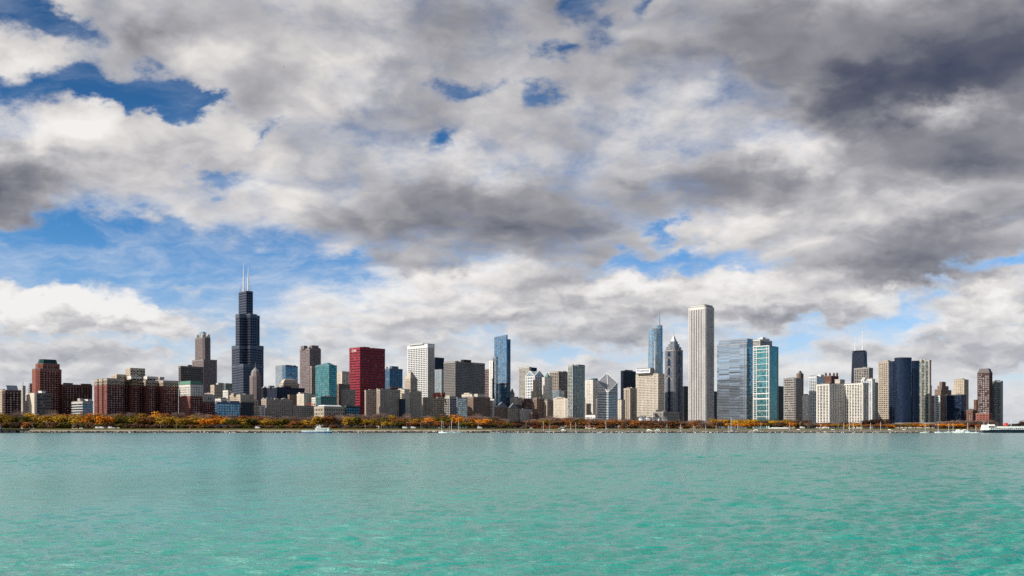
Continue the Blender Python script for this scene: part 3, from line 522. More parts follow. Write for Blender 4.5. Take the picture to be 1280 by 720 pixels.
B('stone_building', 'building', 'brown stone block between the grey brown hotel and white low block', 365, 366.5, 393, 507.5, 1650, S('gray_stone', 'punched', 3.9, .45, 4.2, 2), pent=[(366, 370, 506.5, 'white_stone')], short='brown stone block')
r, b, z1, pl = B('old_building', 'building', 'sunlit white stone building carrying a red lattice sign frame', 371.5, 380, 394, 492.5, 1730, 'cream', pent=[(373, 379, 490.5)], short='sunlit white stone building')
mb = MB()
for k in range(9):
    p = at(384+k*2.2, 1700, zat(506, 1700)); mb.box((p.x, p.y, zat(508, 1700)), (.5, .5, 6.5)); mb.box((p.x+1, p.y+.8, zat(506.3, 1700)), (2.2, .4, 1.8))
p0, p1 = at(383, 1700), at(403, 1700); mb.tube((p0.x, p0.y, zat(504.6, 1700)), (p1.x, p1.y, zat(504.6, 1700)), .3); mb.tube((p0.x, p0.y, zat(507.5, 1700)), (p1.x, p1.y, zat(507.5, 1700)), .3)
mb.build('sign_frame', mat('sign_red', (.45, .05, .04)), r)
B('office_building', 'building', 'brown block behind the red lattice sign frame', 384, 386, 402, 493.5, 1760, 'brownstone', short='brown block')
B('office_building', 'building', 'small white block wedged below the teal glass tower', 390, 394.5, 396, 497, 1720, 'white', short='small white block')
r, b, z1, pl = B('museum', 'museum', 'long low classical museum with white roof and sunlit left end', 393, 405, 431, 508.5, 1560, S('limestone', 'dark', 7, .4, 5, 2), clutter=False, short='white-roofed museum')
mb = MB(); rp = offset(pl, -1.5); mb.prism(rp, z1+.3, z1+3.4, poly2=offset(rp, -5)); mb.build('skylight_roof', X['white_metal'], r)
B('pavilion_building', 'building', 'dark green glazed low building right of the white roofed museum', 431, 432.5, 450, 508, 1590, S('dark_green_roof', 'deep', 4.5, .35, 5, .8), pent=[(433, 441, 506.5)], short='dark green low building')
B('apartment_tower', 'tower', 'cream tower directly left of the crimson tower, behind it', 420.5, 427.5, 440, 465, 2150, S('cream', 'punched', 3.8, .4, 9, 4), pent=[(423, 436, 464)], short='cream tower')
B('stone_building', 'building', 'dark stone block between teal glass tower and crimson tower', 421, 423.5, 437, 480.5, 1780, S('brown_stone', 'punched', 3.9, .45, 4.8, 2), pent=[(423, 430, 479.5)], short='dark stone block')
B('stone_building', 'building', 'brown grey stone block overlapping the foot of the crimson tower', 426.5, 428, 444, 487, 1740, S('gray_stone', 'punched', 3.8, .4, 3.6, 1.8), short='brown grey block')
# crimson tower
r, b, z1, pl = B('office_tower', 'tower', 'crimson red steel office tower, the only red skyscraper', 437, 450, 481, 434.2, 1890, 'crimson', pent=[(452, 462, 433.3)], ants=[(464, 434, 431, .4)], short='crimson tower')
p = at(443.3, 1890-1, 0)
sx_ = (b[0]+b[2])/2-1; sg = MB(); sg.box((sx_, b[1]-.9, z1-9.6), (17, .3, 6.6)); sg.build('sign_panel', X['crimson_steel'], r)
sign(r, 'CNA', (sx_, b[1]-1.1, z1-8.9), 7.6, .15, 0, mat('sign_white', (.9, .9, .9), var=0))
B('glass_tower', 'tower', 'blue glass tower directly right of the crimson tower', 481, 487, 503, 461, 2050, S('blue_metal', 'deep', 3.9, .22, 7, 1.2), pent=[(487, 498, 457.6, 'blue_metal'), (481.5, 485, 458.5, 'white_metal')], short='blue glass tower')
B('stone_building', 'building', 'grey brown stone block at the right foot of the crimson tower', 456, 457.5, 474, 488, 1800, S('gray_stone', 'punched', 3.8, .48, 4.2, 2.1), pent=[(461, 471, 486.5)], short='grey brown stone block')
B('stone_building', 'building', 'wide brown stone block with thin sunlit corner right of the crimson tower', 471, 475, 500, 487, 1795, S('gray_stone', 'punched', 3.8, .48, 4.2, 2.1), pent=[(471.5, 474.5, 485.6, 'cream'), (477, 486, 486)], short='wide brown stone block')
B('office_building', 'building', 'low dark red roofed block behind the wide brown stone block', 486, 488, 500, 484.5, 1900, 'dark_brick', pent=[(490, 493, 483)], short='dark red roofed block')
B('stone_building', 'building', 'cream stone building with dark shaded gap beside the pyramid topped tower', 496, 505.5, 512, 487, 1840, S('cream', 'punched', 4, .5, 4.6, 2.6), pent=[(498, 505, 485.6)], short='cream stone building')
B('office_building', 'building', 'narrow navy block standing in for the shaded side of the cream stone building', 499.5, 500.5, 506.5, 499, 1825, 'black', short='narrow navy block')  # dark block put in as the shaded side of the cream building
# beehive topped tower
r, b, z1, pl = B('stone_tower', 'tower', 'sandstone tower with stepped pyramid top in front of the white gridded tower', 504, 513, 527, 489, 1862, S('limestone', 'punched', 3.9, .4, 3.8, 2), clutter=False, short='stepped pyramid tower')
_, _, z2, p2 = B('', '', '', 505.5, 513, 521.5, 474, 1870, S('limestone', 'punched', 3.9, .4, 3.8, 2), y0=489, root=r, clutter=False)
q = p2
for k_, (ya, yb, kk) in enumerate(((474, 471.5, .86), (471.5, 468, .62), (468, 465, .6))): q = taper(r, q, zat(ya, 1870)+(.9 if k_ == 0 else 0), zat(yb, 1870), kk, 'limestone', 'crown')
spire(r, q, zat(465.2, 1870), zat(461.6, 1870), 'limestone', 1.6)
r, b, z1, pl = B('office_tower', 'tower', 'tall white gridded tower with grey side, left of the black chamfered tower', 509.5, 534.5, 542.8, 430, 2150, S('white_paint', 'black', 4.6, .34, 6.2, 2.0, .7, .6, 9), pent=[(511, 534, 429.2)], short='white gridded tower')
wb = MB(); x0, y0, x1, y1 = b
for k in range(5): wb.box((x1+.55, y0+(y1-y0)*(k+.5)/5, GZ), (.9, (y1-y0)/7, z1-GZ-8))
wb.build('side_piers', X['pale_granite'], r)
B('office_tower', 'tower', 'black tower with sloping chamfered top behind the grey slab', 540, 544, 555, 447, 2600, 'black', clutter=False, short='black chamfered tower')
r = COL.objects['office_tower.004'] if 'office_tower.004' in COL.objects else None
B('glass_building', 'building', 'pale blue glass block below the black chamfered tower', 543.5, 552, 556, 462, 2120, S('steel', 'pale', 4.2, .35, 6, .6), short='pale blue glass block')
B('office_tower', 'tower', 'broad slab tower, grey left face and near black right face', 555, 569, 606, 452, 2080, S('gray_concrete', 'black', 3.9, .3, 3.2, .95, .5, .2), pent=[(576, 589, 449.4, 'dark_bronze')], short='broad grey and black slab')
B('brick_building', 'building', 'small orange brick rooftop block below the pale blue glass block', 541, 552, 556, 491, 1990, S('red_brick', 'dark', 4, .7, 8, 6), short='small orange brick block')
B('stone_building', 'building', 'grey classical block with tall windows, right of the stepped pyramid tower', 527, 528.5, 556.5, 497.5, 1940, S('limestone', 'dark', 4.2, .35, 4.4, 1.9), pent=[(529, 541, 496.4), (546, 554, 496.2)], short='grey classical block')
B('office_building', 'building', 'pale block with dark angled glass front below the grey slab', 556, 562, 571.5, 496.5, 1955, S('pale_granite', 'navy', 4, .25, 8, 1), pent=[(557, 570, 494.5, 'cream')], short='pale angled block')
B('glass_building', 'building', 'pale blue striped glass block below the near black slab', 571, 572, 584, 497, 1935, S('steel', 'pale', 4.2, .35, 12, .6, .2, .4), short='blue striped block')
B('stone_building', 'building', 'cream topped stone block right of the blue striped block', 577.5, 590, 596, 493, 2010, 'cream', pent=[(580, 590, 491)], short='cream topped block')
B('stone_building', 'building', 'brown stone block with many small windows below the pink banded tower', 582.5, 591.5, 612.5, 496.5, 1985, S('brown_stone', 'punched', 3.8, .45, 4.2, 2.1), pent=[(593, 606, 492.3, 'cream')], short='many-windowed brown block')
B('office_tower', 'tower', 'pink banded slim tower between the grey slab and tall blue glass tower', 605, 612, 616, 461.5, 2300, S('pink_granite', 'red', 4.4, .5, 30, 1, .1, .5), short='pink banded slim tower')
# tall blue glass pair
r, b, z1, pl = B('glass_tower', 'tower', 'tall slim blue glass tower with tilted top in the middle of the skyline', 618, 633.2, 634.5, 420.5, 2260, S('blue_metal', 'blue', 4, .14, 7, .3, .15, .15, 1), clutter=False, short='tall slim blue glass tower')
mb = MB(); x0, y0, x1, y1 = b; mb.add([(x0, y0, z1), (x1, y0, z1), (x1, y1, z1), (x0, y1, z1), (x1, y0+.2, z1+4.6), (x1, y1, z1+4.6), (x0, y1, z1+1), (x0, y0+.2, z1+1)], [(0, 1, 4, 7), (1, 2, 5, 4), (2, 3, 6, 5), (3, 0, 7, 6), (7, 4, 5, 6)]); mb.build('roof', G['blue'], r)
B('', '', '', 633.5, 635, 638, 424.5, 2272, S('blue_metal', 'deep', 4, .2, 5, .5), root=r, clutter=False)
B('', '', '', 616, 620, 622, 446.5, 2230, S('steel', 'silver', 4.4, .3, 12, .5), root=r, clutter=False)
B('apartment_tower', 'tower', 'narrow bright white tower on the left shoulder of the tall blue glass tower', 611.5, 616.2, 617.5, 450.5, 2200, S('white_paint', 'dark', 3.6, .75, 9, 4), short='narrow white tower')
B('glass_tower', 'tower', 'dark blue glass block at the foot of the tall blue glass tower', 622, 633, 637, 479, 2210, S('navy_metal', 'deep', 4, .15, 6, .3), short='dark blue glass block')
B('stone_building', 'building', 'slim pale striped stone building left of the gabled brown mansion', 612, 617.5, 620, 499, 2030, S('white_stone', 'deep', 3.8, .45, 5.5, 1.5), short='slim pale striped building')
r, b, z1, pl = B('old_building', 'building', 'brown stone building with steep gables at the foot of the dark blue glass block', 619.5, 621, 634.5, 509, 2020, S('brown_stone', 'punched', 4, .45, 4.4, 2.2), clutter=False, short='gabled brown building')
ridge_roof(r, b, z1+.3, 12, 'slate', 'x'); 
r, b, z1, pl = B('old_building', 'building', 'grey brown building with pointed gable beside the gabled brown building', 634.5, 636, 648, 511, 2040, S('gray_stone', 'punched', 4, .45, 4.4, 2.2), clutter=False, short='pointed gable building')
ridge_roof(r, b, z1+.3, 13, 'slate', 'x')
r, b, z1, pl = B('stone_tower', 'tower', 'small pointed stone turret tower right of the tall blue glass tower', 637.5, 640, 643, 492, 2300, 'limestone', clutter=False, short='small pointed turret tower')
taper(r, pl, z1+.6, zat(485.5, 2300), .15, 'brown_stone')
B('office_building', 'building', 'white fronted low block right of the small pointed turret tower', 638, 646, 653, 497.5, 2200, S('pale_granite', 'punched', 3.9, .45, 4.5, 2.2), pent=[(641, 646, 496)], short='white low block')
B('office_building', 'building', 'dark low block below the white gable topped tower', 653, 655, 664, 498.5, 2180, 'dark_brick', short='dark low block')
B('apartment_tower', 'tower', 'pale grey green tower left of the white gable topped tower', 648.5, 661.5, 664, 459, 2600, S('pale_granite', 'green', 3.6, .4, 5, 1.2), pent=[(651, 661, 458.4)], short='pale grey green tower')
B('office_tower', 'tower', 'small black top peeping out behind the white gable topped tower', 661, 663, 671, 459.5, 2750, 'black', short='small black top')
# white gabled tower
r, b, z1, pl = B('office_tower', 'tower', 'white framed tower with glass gable roof and large square windows', 657.2, 668.3, 679.8, 470, 2420, S('white_paint', 'deep', 7.8, .32, 9, 3.2, .8, .6), clutter=False, short='white gable-topped tower')
x0, y0, x1, y1 = b; xm, ym = (x0+x1)/2, (y0+y1)/2; zr = zat(463.5, 2420); mb = MB()
mb.add([(x0, y0, z1), (x1, y0, z1), (x1, y1, z1), (x0, y1, z1), (xm, y0, zr), (x1, ym, zr), (xm, y1, zr), (x0, ym, zr), (xm, ym, zr)], [(0, 1, 4), (1, 2, 5), (2, 3, 6), (3, 0, 7), (1, 8, 4), (1, 5, 8), (2, 8, 5), (2, 6, 8), (3, 8, 6), (3, 7, 8), (0, 8, 7), (0, 4, 8)]); mb.build('gable_roof', G['pale'], r)
mb = MB()
for a, c in (((x0, y0, z1), (xm, y0, zr)), ((x1, y0, z1), (xm, y0, zr)), ((x1, y0, z1), (x1, ym, zr)), ((x1, y1, z1), (x1, ym, zr))): mb.tube(a, c, 1.5, 1.5, 4)
mb.build('gable_trim', X['white_paint'], r)
r, b, z1, pl = B('stone_tower', 'tower', 'sandstone setback tower in front of the white gable topped tower', 664, 669.5, 677.5, 489, 2330, S('tan_stone', 'punched', 3.9, .45, 4.4, 2.3), short='sandstone setback tower')
B('', '', '', 666.5, 670, 674, 475, 2336, S('tan_stone', 'punched', 3.9, .45, 4.4, 2.3), y0=489, root=r, clutter=False)
r, b, z1, pl = B('apartment_tower', 'tower', 'white tower with small green pyramid roof', 678, 685.5, 690.5, 471.5, 2350, S('white_stone', 'punched', 3.8, .5, 4.4, 2.4), clutter=False, short='white tower with green pyramid')
taper(r, offset(pl, -4), z1+.6, zat(465.6, 2350), .08, 'copper_green')
B('office_tower', 'tower', 'tower with beige grid left face and black right face', 687, 698, 710, 464.5, 2520, S('limestone', 'black', 4.2, .3, 6.2, 1.3), pent=[(700, 708, 463.8)], short='beige grid and black tower')
B('glass_building', 'building', 'light blue glass block in front of the beige grid tower', 690.5, 699, 705.5, 488, 2300, S('steel', 'pale', 4, .3, 6, .6), pent=[(694, 699, 487)], short='light blue glass block')
B('stone_building', 'building', 'brown block below the sandstone setback tower', 664, 671, 680, 498.5, 2240, S('brown_stone', 'punched', 3.9, .45, 4.4, 2.2), short='brown block under the setback tower')
B('stone_building', 'building', 'grey brown block left of the sunlit cream block', 677.5, 684, 693, 501, 2250, S('gray_stone', 'punched', 3.9, .45, 4.4, 2.2), pent=[(681, 688, 499)], short='grey brown low block')
B('brick_building', 'building', 'dark low brick block with grey top beneath the dark low block', 641, 643, 652.5, 506, 2140, 'dark_brick', short='dark low brick block')
B('stone_building', 'building', 'small pale grey low building in front of the dark low block', 649.5, 651, 665, 512, 2060, S('pale_granite', 'punched', 3.8, .5, 4.5, 2.4), pent=[(653, 660, 511)], short='small pale grey building')
B('brick_building', 'building', 'low dark brick house block left of the brown block, near the trees', 664, 665.5, 672.5, 516, 2070, 'brown_brick', short='low dark brick block')
B('stone_building', 'building', 'sunlit cream block below the beige grid tower', 692, 706.5, 709.5, 497.5, 2200, S('cream', 'punched', 3.8, .5, 4.4, 2.6), pent=[(695, 704, 496.3)], short='sunlit cream block')
B('stone_building', 'building', 'grey ribbed block between the sunlit cream block and glass condominium tower', 707, 709.5, 716, 498.5, 2190, S('pale_granite', 'dark', 3.9, .25, 3.2, 1.4), short='grey ribbed block')
B('glass_tower', 'tower', 'glass condominium tower with white balconied left edge and dark green front', 710, 715.5, 731, 457, 2140, S('white_paint', 'green', 3.4, .16, 6, .7, .4, .7, 1.5), pent=[(720, 731, 455.6, 'gray_metal')], short='glass condominium tower')
r, b, z1, pl = B('apartment_tower', 'tower', 'bright cream tower right of the glass condominium tower', 731.5, 741, 748, 475, 2350, S('white_stone', 'punched', 3.8, .5, 6, 3.4), pent=[(739, 747, 472.8, 'teal_metal')], short='bright cream tower')
B('stone_building', 'building', 'grey building low between the bright cream tower and condominium tower', 731.5, 733, 738.5, 505, 2200, S('gray_stone', 'punched', 3.9, .4, 4.4, 2), short='low grey building')
B('white_building', 'building', 'white single storey building among trees left of the diamond topped tower', 732, 744, 747, 519, 1700, S('white_paint', 'dark', 5, .6, 6, 3), clutter=False, short='white low building')
B('brick_building', 'building', 'narrow pink brick block touching the left side of the diamond topped tower', 745, 746.5, 749, 499, 2230, S('pink_granite', 'punched', 3.9, .45, 4.4, 2.2), short='narrow pink block')
# diamond topped tower
D0 = 2180; r, b, z1, pl = B('diamond_tower', 'tower', 'white banded tower cut by a sloping diamond shaped roof', 747.2, 760.5, 772, 492, D0, S('white_metal', 'deep', 4.1, .42, 100, .8, .1, .5, .6), clutter=False, short='diamond-topped tower')
x0, y0, x1, y1 = b; zl = zat(481.5, D0); za = zat(465, D0); zb = zat(490.5, D0)
def diamond(cx0, cy0, cx1, cy1, mb, grow=0.0):
    # a prism whose roof is one plane tilted down to the south-east corner
    zc = lambda x, y: zb+(za-zb)*(((x1-x)/(x1-x0))+((y-y0)/(y1-y0)))/2+grow
    c = [(cx0, cy0), (cx1, cy0), (cx1, cy1), (cx0, cy1)]
    mb.add([(x, y, z1-.3) for x, y in c]+[(x, y, zc(x, y)) for x, y in c], [(0, 1, 5, 4), (1, 2, 6, 5), (2, 3, 7, 6), (3, 0, 4, 7), (4, 5, 6, 7)])
mb = MB(); diamond(x0, y0, x1, y1, mb); mb.build('sloping_roof', X['slate'], r)
mb = MB(); zc = lambda x, y: zb+(za-zb)*(((x1-x)/(x1-x0))+((y-y0)/(y1-y0)))/2+.4
cs = [(x0, y0), (x1, y0), (x1, y1), (x0, y1)]
for k in range(4):
    a, c = cs[k], cs[(k+1) % 4]; mb.tube((a[0], a[1], zc(*a)), (c[0], c[1], zc(*c)), .7, .7, 4)
mb.tube((x1, y0, zc(x1, y0)), (x0, y1, zc(x0, y1)), .9, .9, 4)
for k in range(int((zl-z1)/4.2)+3):
    zz = z1+k*4.2
    for (a, c) in ((cs[0], cs[1]), (cs[1], cs[2])):
        za_, zc_ = zc(*a), zc(*c); hi = max(za_, zc_)
        if zz+1.8 > hi: continue
        t0 = 0.0 if za_ > zz+1.8 else (zz+1.8-za_)/(zc_-za_); t1 = 1.0 if zc_ > zz+1.8 else (zz+1.8-za_)/(zc_-za_)
        pA = (a[0]+(c[0]-a[0])*t0, a[1]+(c[1]-a[1])*t0); pB = (a[0]+(c[0]-a[0])*t1, a[1]+(c[1]-a[1])*t1); d = Vector((pB[0]-pA[0], pB[1]-pA[1])); L_ = d.length
        if L_ > 1: mb.box(((pA[0]+pB[0])/2, (pA[1]+pB[1])/2, zz), (L_, 1.0, 1.8), math.atan2(d.y, d.x))
mb.build('roof_trim', X['white_metal'], r)
B('stone_building', 'building', 'small cream building tucked between diamond topped tower and black tower', 772, 777, 781, 500, 2250, 'cream', short='small cream building')
B('office_tower', 'tower', 'plain black tower behind the beige striped slab, left of the rounded blue glass tower', 776, 779, 797, 463.5, 2500, 'black', pent=[(781, 791, 462.2, 'black_metal')], short='plain black tower')
B('apartment_tower', 'tower', 'beige striped slab with black right side left of the wide cream gridded block', 780, 787.5, 796, 485.5, 2330, S('tan_stone', 'black', 3.9, .1, 6.5, 3.2, .6, .1), pent=[(787, 793, 484)], short='beige striped slab')
# wide cream gridded block with rooftop sign
r, b, z1, pl = B('office_tower', 'tower', 'wide cream gridded office block with a rooftop name sign', 795, 822.5, 830.5, 467, 2400, S('cream', 'dark', 4.6, .42, 4.4, 1.9, .5, .4, 2), pent=[(796, 818, 459.5, 'gray_concrete')], clutter=False, short='wide cream gridded block')
x0, y0, x1, y1 = b; pb = solve(796, 815.6, 818, 2406); sgm = MB(); sgm.box(((pb[0]+pb[2])/2-2, pb[1]-4.6, zat(466, 2406)), ((pb[2]-pb[0])*.9, .8, 11.5)); sgm.build('sign_panel', X['white_metal'], r)
sign(r, 'Prudential', ((pb[0]+pb[2])/2-2, pb[1]-5.15, zat(464.3, 2406)), 9.8, .12, 0, mat('sign_blue', (.03, .10, .30), var=0))
p = at(818.6, 2420); a = MB(); a.tube((p.x, p.y, z1), (p.x, p.y, zat(450, 2420)), 1.5, 1.1, 8); a.tube((p.x, p.y, zat(450.2, 2420)), (p.x, p.y, zat(426, 2420)), 1.0, .5, 8); a.build('antenna', X['white_metal'], r)
B('low_building', 'building', 'low grey ribbed building at the foot of the wide cream gridded block', 816, 829, 849, 515, 2280, S('gray_concrete', 'dark', 8, .2, 4.5, 2), short='low grey ribbed building')
# rounded blue tower with spire
D0 = 2720; b = solve(810.5, 820, 828.3, D0); r = empty('glass_tower', ((b[0]+b[2])/2, (b[1]+b[3])/2, GZ)); tag(r, 'rounded blue glass tower with thin spire behind the wide cream gridded block', 'tower'); BUILT.append((810, 828, D0, 'rounded blue tower'))
def rounded(px0, px1, D, k=20, sq=.62):
    c = at((px0+px1)/2, D+20); w = (px1-px0)/2*(D+20)/F; out = []
    for i in range(k):
        t = 2*math.pi*i/k; ct, st_ = math.cos(t), math.sin(t); ex = 2.6; q = (abs(ct)**ex+abs(st_)**ex)**(-1/ex)
        u, v = w*ct*q, w*st_*q*.75; out.append((c.x+RT.x*u+FW.x*v, c.y+RT.y*u+FW.y*v))
    return out
for (a, c, y_, y0_) in ((810.3, 828.6, 440, None), (810.6, 828.2, 411, 440), (819, 828, 406.5, 411)):
    pl = rounded(a, c, D0); wb, gb = MB(), MB(); facade(wb, gb, pl, GZ if y0_ is None else zat(y0_, D0), zat(y_, D0), S('steel', 'pale_blue', 4.0, .2, 30, .5, .2, .25, 1.5)); wb.build('wall', X['steel'], r); gb.build('glazing', G['pale_blue'], r)
    rb = MB(); parapet(offset(pl, .3), zat(y_, D0)+.01, rb); rb.build('roof', X['gray_metal'], r)
spire(r, rounded(823.7, 824.9, D0, 6), zat(406.5, D0), zat(388, D0), 'steel', 3.0)
# stepped tower with sharp tip
D0 = 2480; sty = S('slate_stone', 'navy', 3.9, .2, 4.2, 1.2, .6, .2)
r, b, z1, pl = B('granite_tower', 'tower', 'grey granite and glass tower tapering through chevron steps to a sharp tip', 830.2, 843, 854.3, 437, D0, sty, clutter=False, cut=4, short='sharp-tipped granite tower')
zprev = z1
for (a, m_, e, y_, yb) in ((832.2, 843, 852.2, 433.5, 437), (834.6, 843, 849.8, 430, 433.5), (836.8, 843, 847.8, 427, 430)):
    B('', '', '', a, m_, e, y_, D0+4, S('steel', 'navy', 3.9, .35, 4.2, 1.2, .5, .2, .8), y0=yb, root=r, clutter=False, cut=3)
bb = solve(838, 843, 846.4, D0+8); q = taper(r, rect(bb), zat(427, D0), zat(418, D0), .08, 'steel', 'pyramid'); spire(r, q, zat(418.8, D0), zat(410.5, D0), 'steel', .8)
b_ = solve(830.2, 843, 854.3, D0)
for side in (0, 1):
    for k in range(4):   # chevron gables stepping up each face
        mb = MB(); wch = (b_[2]-b_[0])*(.62-.11*k) if side == 0 else (b_[3]-b_[1])*(.62-.11*k); zb_ = zat(476-k*13, D0); hh = wch*.75; th = .9
        cxx, cyy = ((b_[0]+b_[2])/2, b_[1]-.9) if side == 0 else (b_[2]+.9, (b_[1]+b_[3])/2)
        for sgn in (-1, 1):
            a = (cxx+(sgn*wch/2 if side == 0 else 0), cyy+(0 if side == 0 else sgn*wch/2), zb_); c = (cxx, cyy, zb_+hh); mb.tube(a, c, .7, .7, 4)
        mb.build('chevron', X['pale_granite'], r)
for (dx0, dx1) in ((.36, .64),):
    gb = MB(); gb.box(((b_[0]+b_[2])/2, b_[1]-.7, GZ), ((b_[2]-b_[0])*.24, .8, z1-GZ-6)); gb.box((b_[2]+.7, (b_[1]+b_[3])/2, GZ), (.8, (b_[3]-b_[1])*.24, z1-GZ-6)); gb.build('glass_bay', G['navy'], r)
B('office_tower', 'tower', 'dark brown tower peeping out between sharp tipped tower and tall white ribbed tower', 853, 855, 860, 483, 2700, 'bronze', short='dark brown tower')
# tall white ribbed tower
r, b, z1, pl = B('marble_tower', 'tower', 'tall square white ribbed tower, second tallest, plain vertical piers', 860.2, 881.8, 892.8, 383, 2390, S('marble', 'black', 3.9, .08, 5.4, 2.6, 1.1, .05, 7), clutter=False, cut=2.5, short='tall white ribbed tower')
_, _, z2, _ = B('', '', '', 862, 881, 891.2, 380.8, 2395, S('marble', 'dark', 6, .8, 4.4, 2.1, .4, .4, 2), y0=383, root=r, cut=2, clutter=False)
B('office_tower', 'tower', 'dark brown tower stub right behind the tall white ribbed tower', 890, 892, 897, 489.5, 2650, 'bronze', short='dark brown stub')
# silver glass block
r, b, z1, pl = B('glass_tower', 'tower', 'broad silver glass block with rippled reflections right of the white ribbed tower', 896.3, 933.5, 941, 429, 2280, S('steel', 'silver', 4.1, .16, 60, .3, .1, .28, 2), clutter=False, short='broad silver glass block')
_, _, z2, _ = B('', '', '', 898.5, 934, 941, 423.5, 2284, S('steel', 'silver', 4.1, .3, 9, .6, .3, .3, 1.5), y0=429, root=r, clutter=False)
mb = MB()
for k in range(2): mb.box((b[2]-3-k*4.5, b[1]-.5, GZ), (1.0, 1.0, z1-GZ+6))
mb.build('corner_fin', X['steel'], r)
# white framed teal tower and tower behind
B('apartment_tower', 'tower', 'dark balconied tower with white cap behind the white framed teal tower', 940, 950, 965, 424.5, 2420, S('white_stone', 'black', 3.5, .3, 6, .8, .2, .6), pent=[(947, 962, 422.3, 'white_paint'), (951, 957, 421.3, 'white_paint')], short='dark balconied tower')
r, b, z1, pl = B('apartment_tower', 'tower', 'white framed tower of teal glass with plain teal right side', 942, 961.5, 972.6, 432.5, 2240, S('teal_metal', 'teal', 3.7, .12, 6, .3, .15, .15, 1.5), clutter=False, short='white framed teal tower')
x0, y0, x1, y1 = b; H_ = z1-GZ; mb = MB()
for fx in (0.0, .22, .86, 1.0): mb.box((x0+(x1-x0)*fx, y0-.9, GZ), (1.7 if fx in (0, 1) else 1.1, 1.8, H_+1))
nb_ = 14
for k in range(nb_+1): mb.box(((x0+x1)/2, y0-.7, GZ+H_*k/nb_-.6), (x1-x0, 1.3, 1.2))
for k in range(nb_*3):
    if k % 3: mb.box((x0+(x1-x0)*.11, y0-.6, GZ+H_*k/(nb_*3)), ((x1-x0)*.22, 1.0, .9))
mb.box(((x0+x1)/2, y0-1.0, z1-8), (x1-x0+1, 1.8, 1.6)); mb.box(((x0+x1)/2, y0-1.0, z1-.5), (x1-x0+1, 1.8, 2.2)); mb.box(((x0+x1)/2, y0-.8, GZ+H_*.36), (x1-x0+.6, 1.7, 2.2)); mb.box(((x0+x1)/2, y0-.8, GZ+H_*.42), (x1-x0+.6, 1.7, 2.2))
mb.build('frame', X['white_paint'], r); mb = MB(); mb.box((x1+.6, y0+1, GZ), (1.6, 2.4, H_+1)); mb.box((x1+.5, y1-1, GZ), (1.4, 1.8, H_)); mb.build('corner_fin', X['pale_granite'], r)
B('office_tower', 'tower', 'black stub tower between white framed teal tower and grey striped slab', 972.5, 973.5, 980, 483, 2400, 'black', short='black stub tower')
B('apartment_tower', 'tower', 'grey striped apartment slab with curved front and roof mast', 979, 994, 1003.5, 473, 2150, S('gray_concrete', 'dark', 5.6, .42, 5.2, 1.2, .3, .7, 2.5), cut=3, pent=[(985, 995, 471.8)], ants=[(982.5, 472, 465, .35)], short='grey striped slab')
r, b, z1, pl = B('stone_tower', 'tower', 'slim brown tower with pointed cap behind the grey striped slab', 995, 1000, 1005, 467, 2700, S('brown_stone', 'punched', 3.9, .45, 4.4, 2.3), clutter=False, cut=4, short='slim pointed brown tower')
taper(r, offset(pl, -2), z1+.6, zat(463, 2700), .3, 'slate')
B('apartment_building', 'building', 'plain white slab between grey striped slab and white topped glass tower', 1003, 1009.5, 1013, 494, 2330, S('white_stone', 'punched', 3.8, .6, 7, 5), pent=[(1006, 1010, 492.5, 'brown_brick')], short='plain white slab')
B('apartment_tower', 'tower', 'blue glass tower with white upper floors left of the scalloped white block', 1011.3, 1020.5, 1030, 470.5, 2200, S('white_paint', 'blue', 3.7, .3, 5, .9, .4, .5), pent=[(1013, 1018, 469.5, 'brown_brick'), (1022, 1030, 468)], short='white topped blue glass tower')
r, b, z1, pl = B('brick_tower', 'tower', 'brown brick tower with castle like turrets behind the scalloped white block', 1030, 1039, 1048, 470, 2620, S('brown_brick', 'punched', 3.9, .45, 4.4, 2.3), clutter=False, short='castle-topped brick tower')
for a in (1031, 1036, 1041, 1045):
    bb = solve(a, a+1.2, a+2.6, 2635); mb = MB(); mb.prism(rect(bb), z1, zat(467, 2635)); mb.prism(rect(bb), zat(467, 2635), zat(465.3, 2635), poly2=[((bb[0]+bb[2])/2+dx, (bb[1]+bb[3])/2+dy) for dx, dy in ((-.3, -.3), (.3, -.3), (.3, .3), (-.3, .3))]); mb.build('turret', X['brown_brick'], r)
# scalloped white block: three angled slabs
r = empty('apartment_block', at(1050, 2000, GZ)); tag(r, 'broad white ribbed apartment block with angled wings and dark window columns', 'apartment block'); BUILT.append((1021, 1078, 1960, 'broad white ribbed block'))
for (pa, Da, pb_, Db, y_) in ((1021, 1975, 1036.5, 1955, 480.5), (1036.5, 1958, 1055, 1990, 480), (1055, 1990, 1078.5, 1950, 479.5)):
    A_, B_ = at(pa, Da), at(pb_, Db); d = (B_-A_).normalized(); nrm = Vector((-d.y, d.x, 0))
    if nrm.dot(FW) < 0: nrm = -nrm
    q = [(A_.x, A_.y), (B_.x, B_.y), (B_.x+nrm.x*20, B_.y+nrm.y*20), (A_.x+nrm.x*20, A_.y+nrm.y*20)]
    zt_ = zat(y_, (Da+Db)/2); wb, gb = MB(), MB(); facade(wb, gb, q, GZ, zt_, S('white_stone', 'dark', 3.4, .34, 6.4, 2.1, 1.0, .3, 3)); wb.build('wall', X['white_stone'], r); gb.build('glazing', G['dark'], r)
    rb = MB(); parapet(offset(q, .9), zt_+.02, rb); rb.build('roof', X['roof_gravel'], r)
bb = solve(1043.5, 1050, 1056, 2000); mb = MB(); mb.prism(rect(bb), zat(481, 2000), zat(474.8, 2000)); mb.prism(offset(rect(bb), .5), zat(474.8, 2000), zat(474, 2000)); mb.build('penthouse', X['pale_granite'], r)
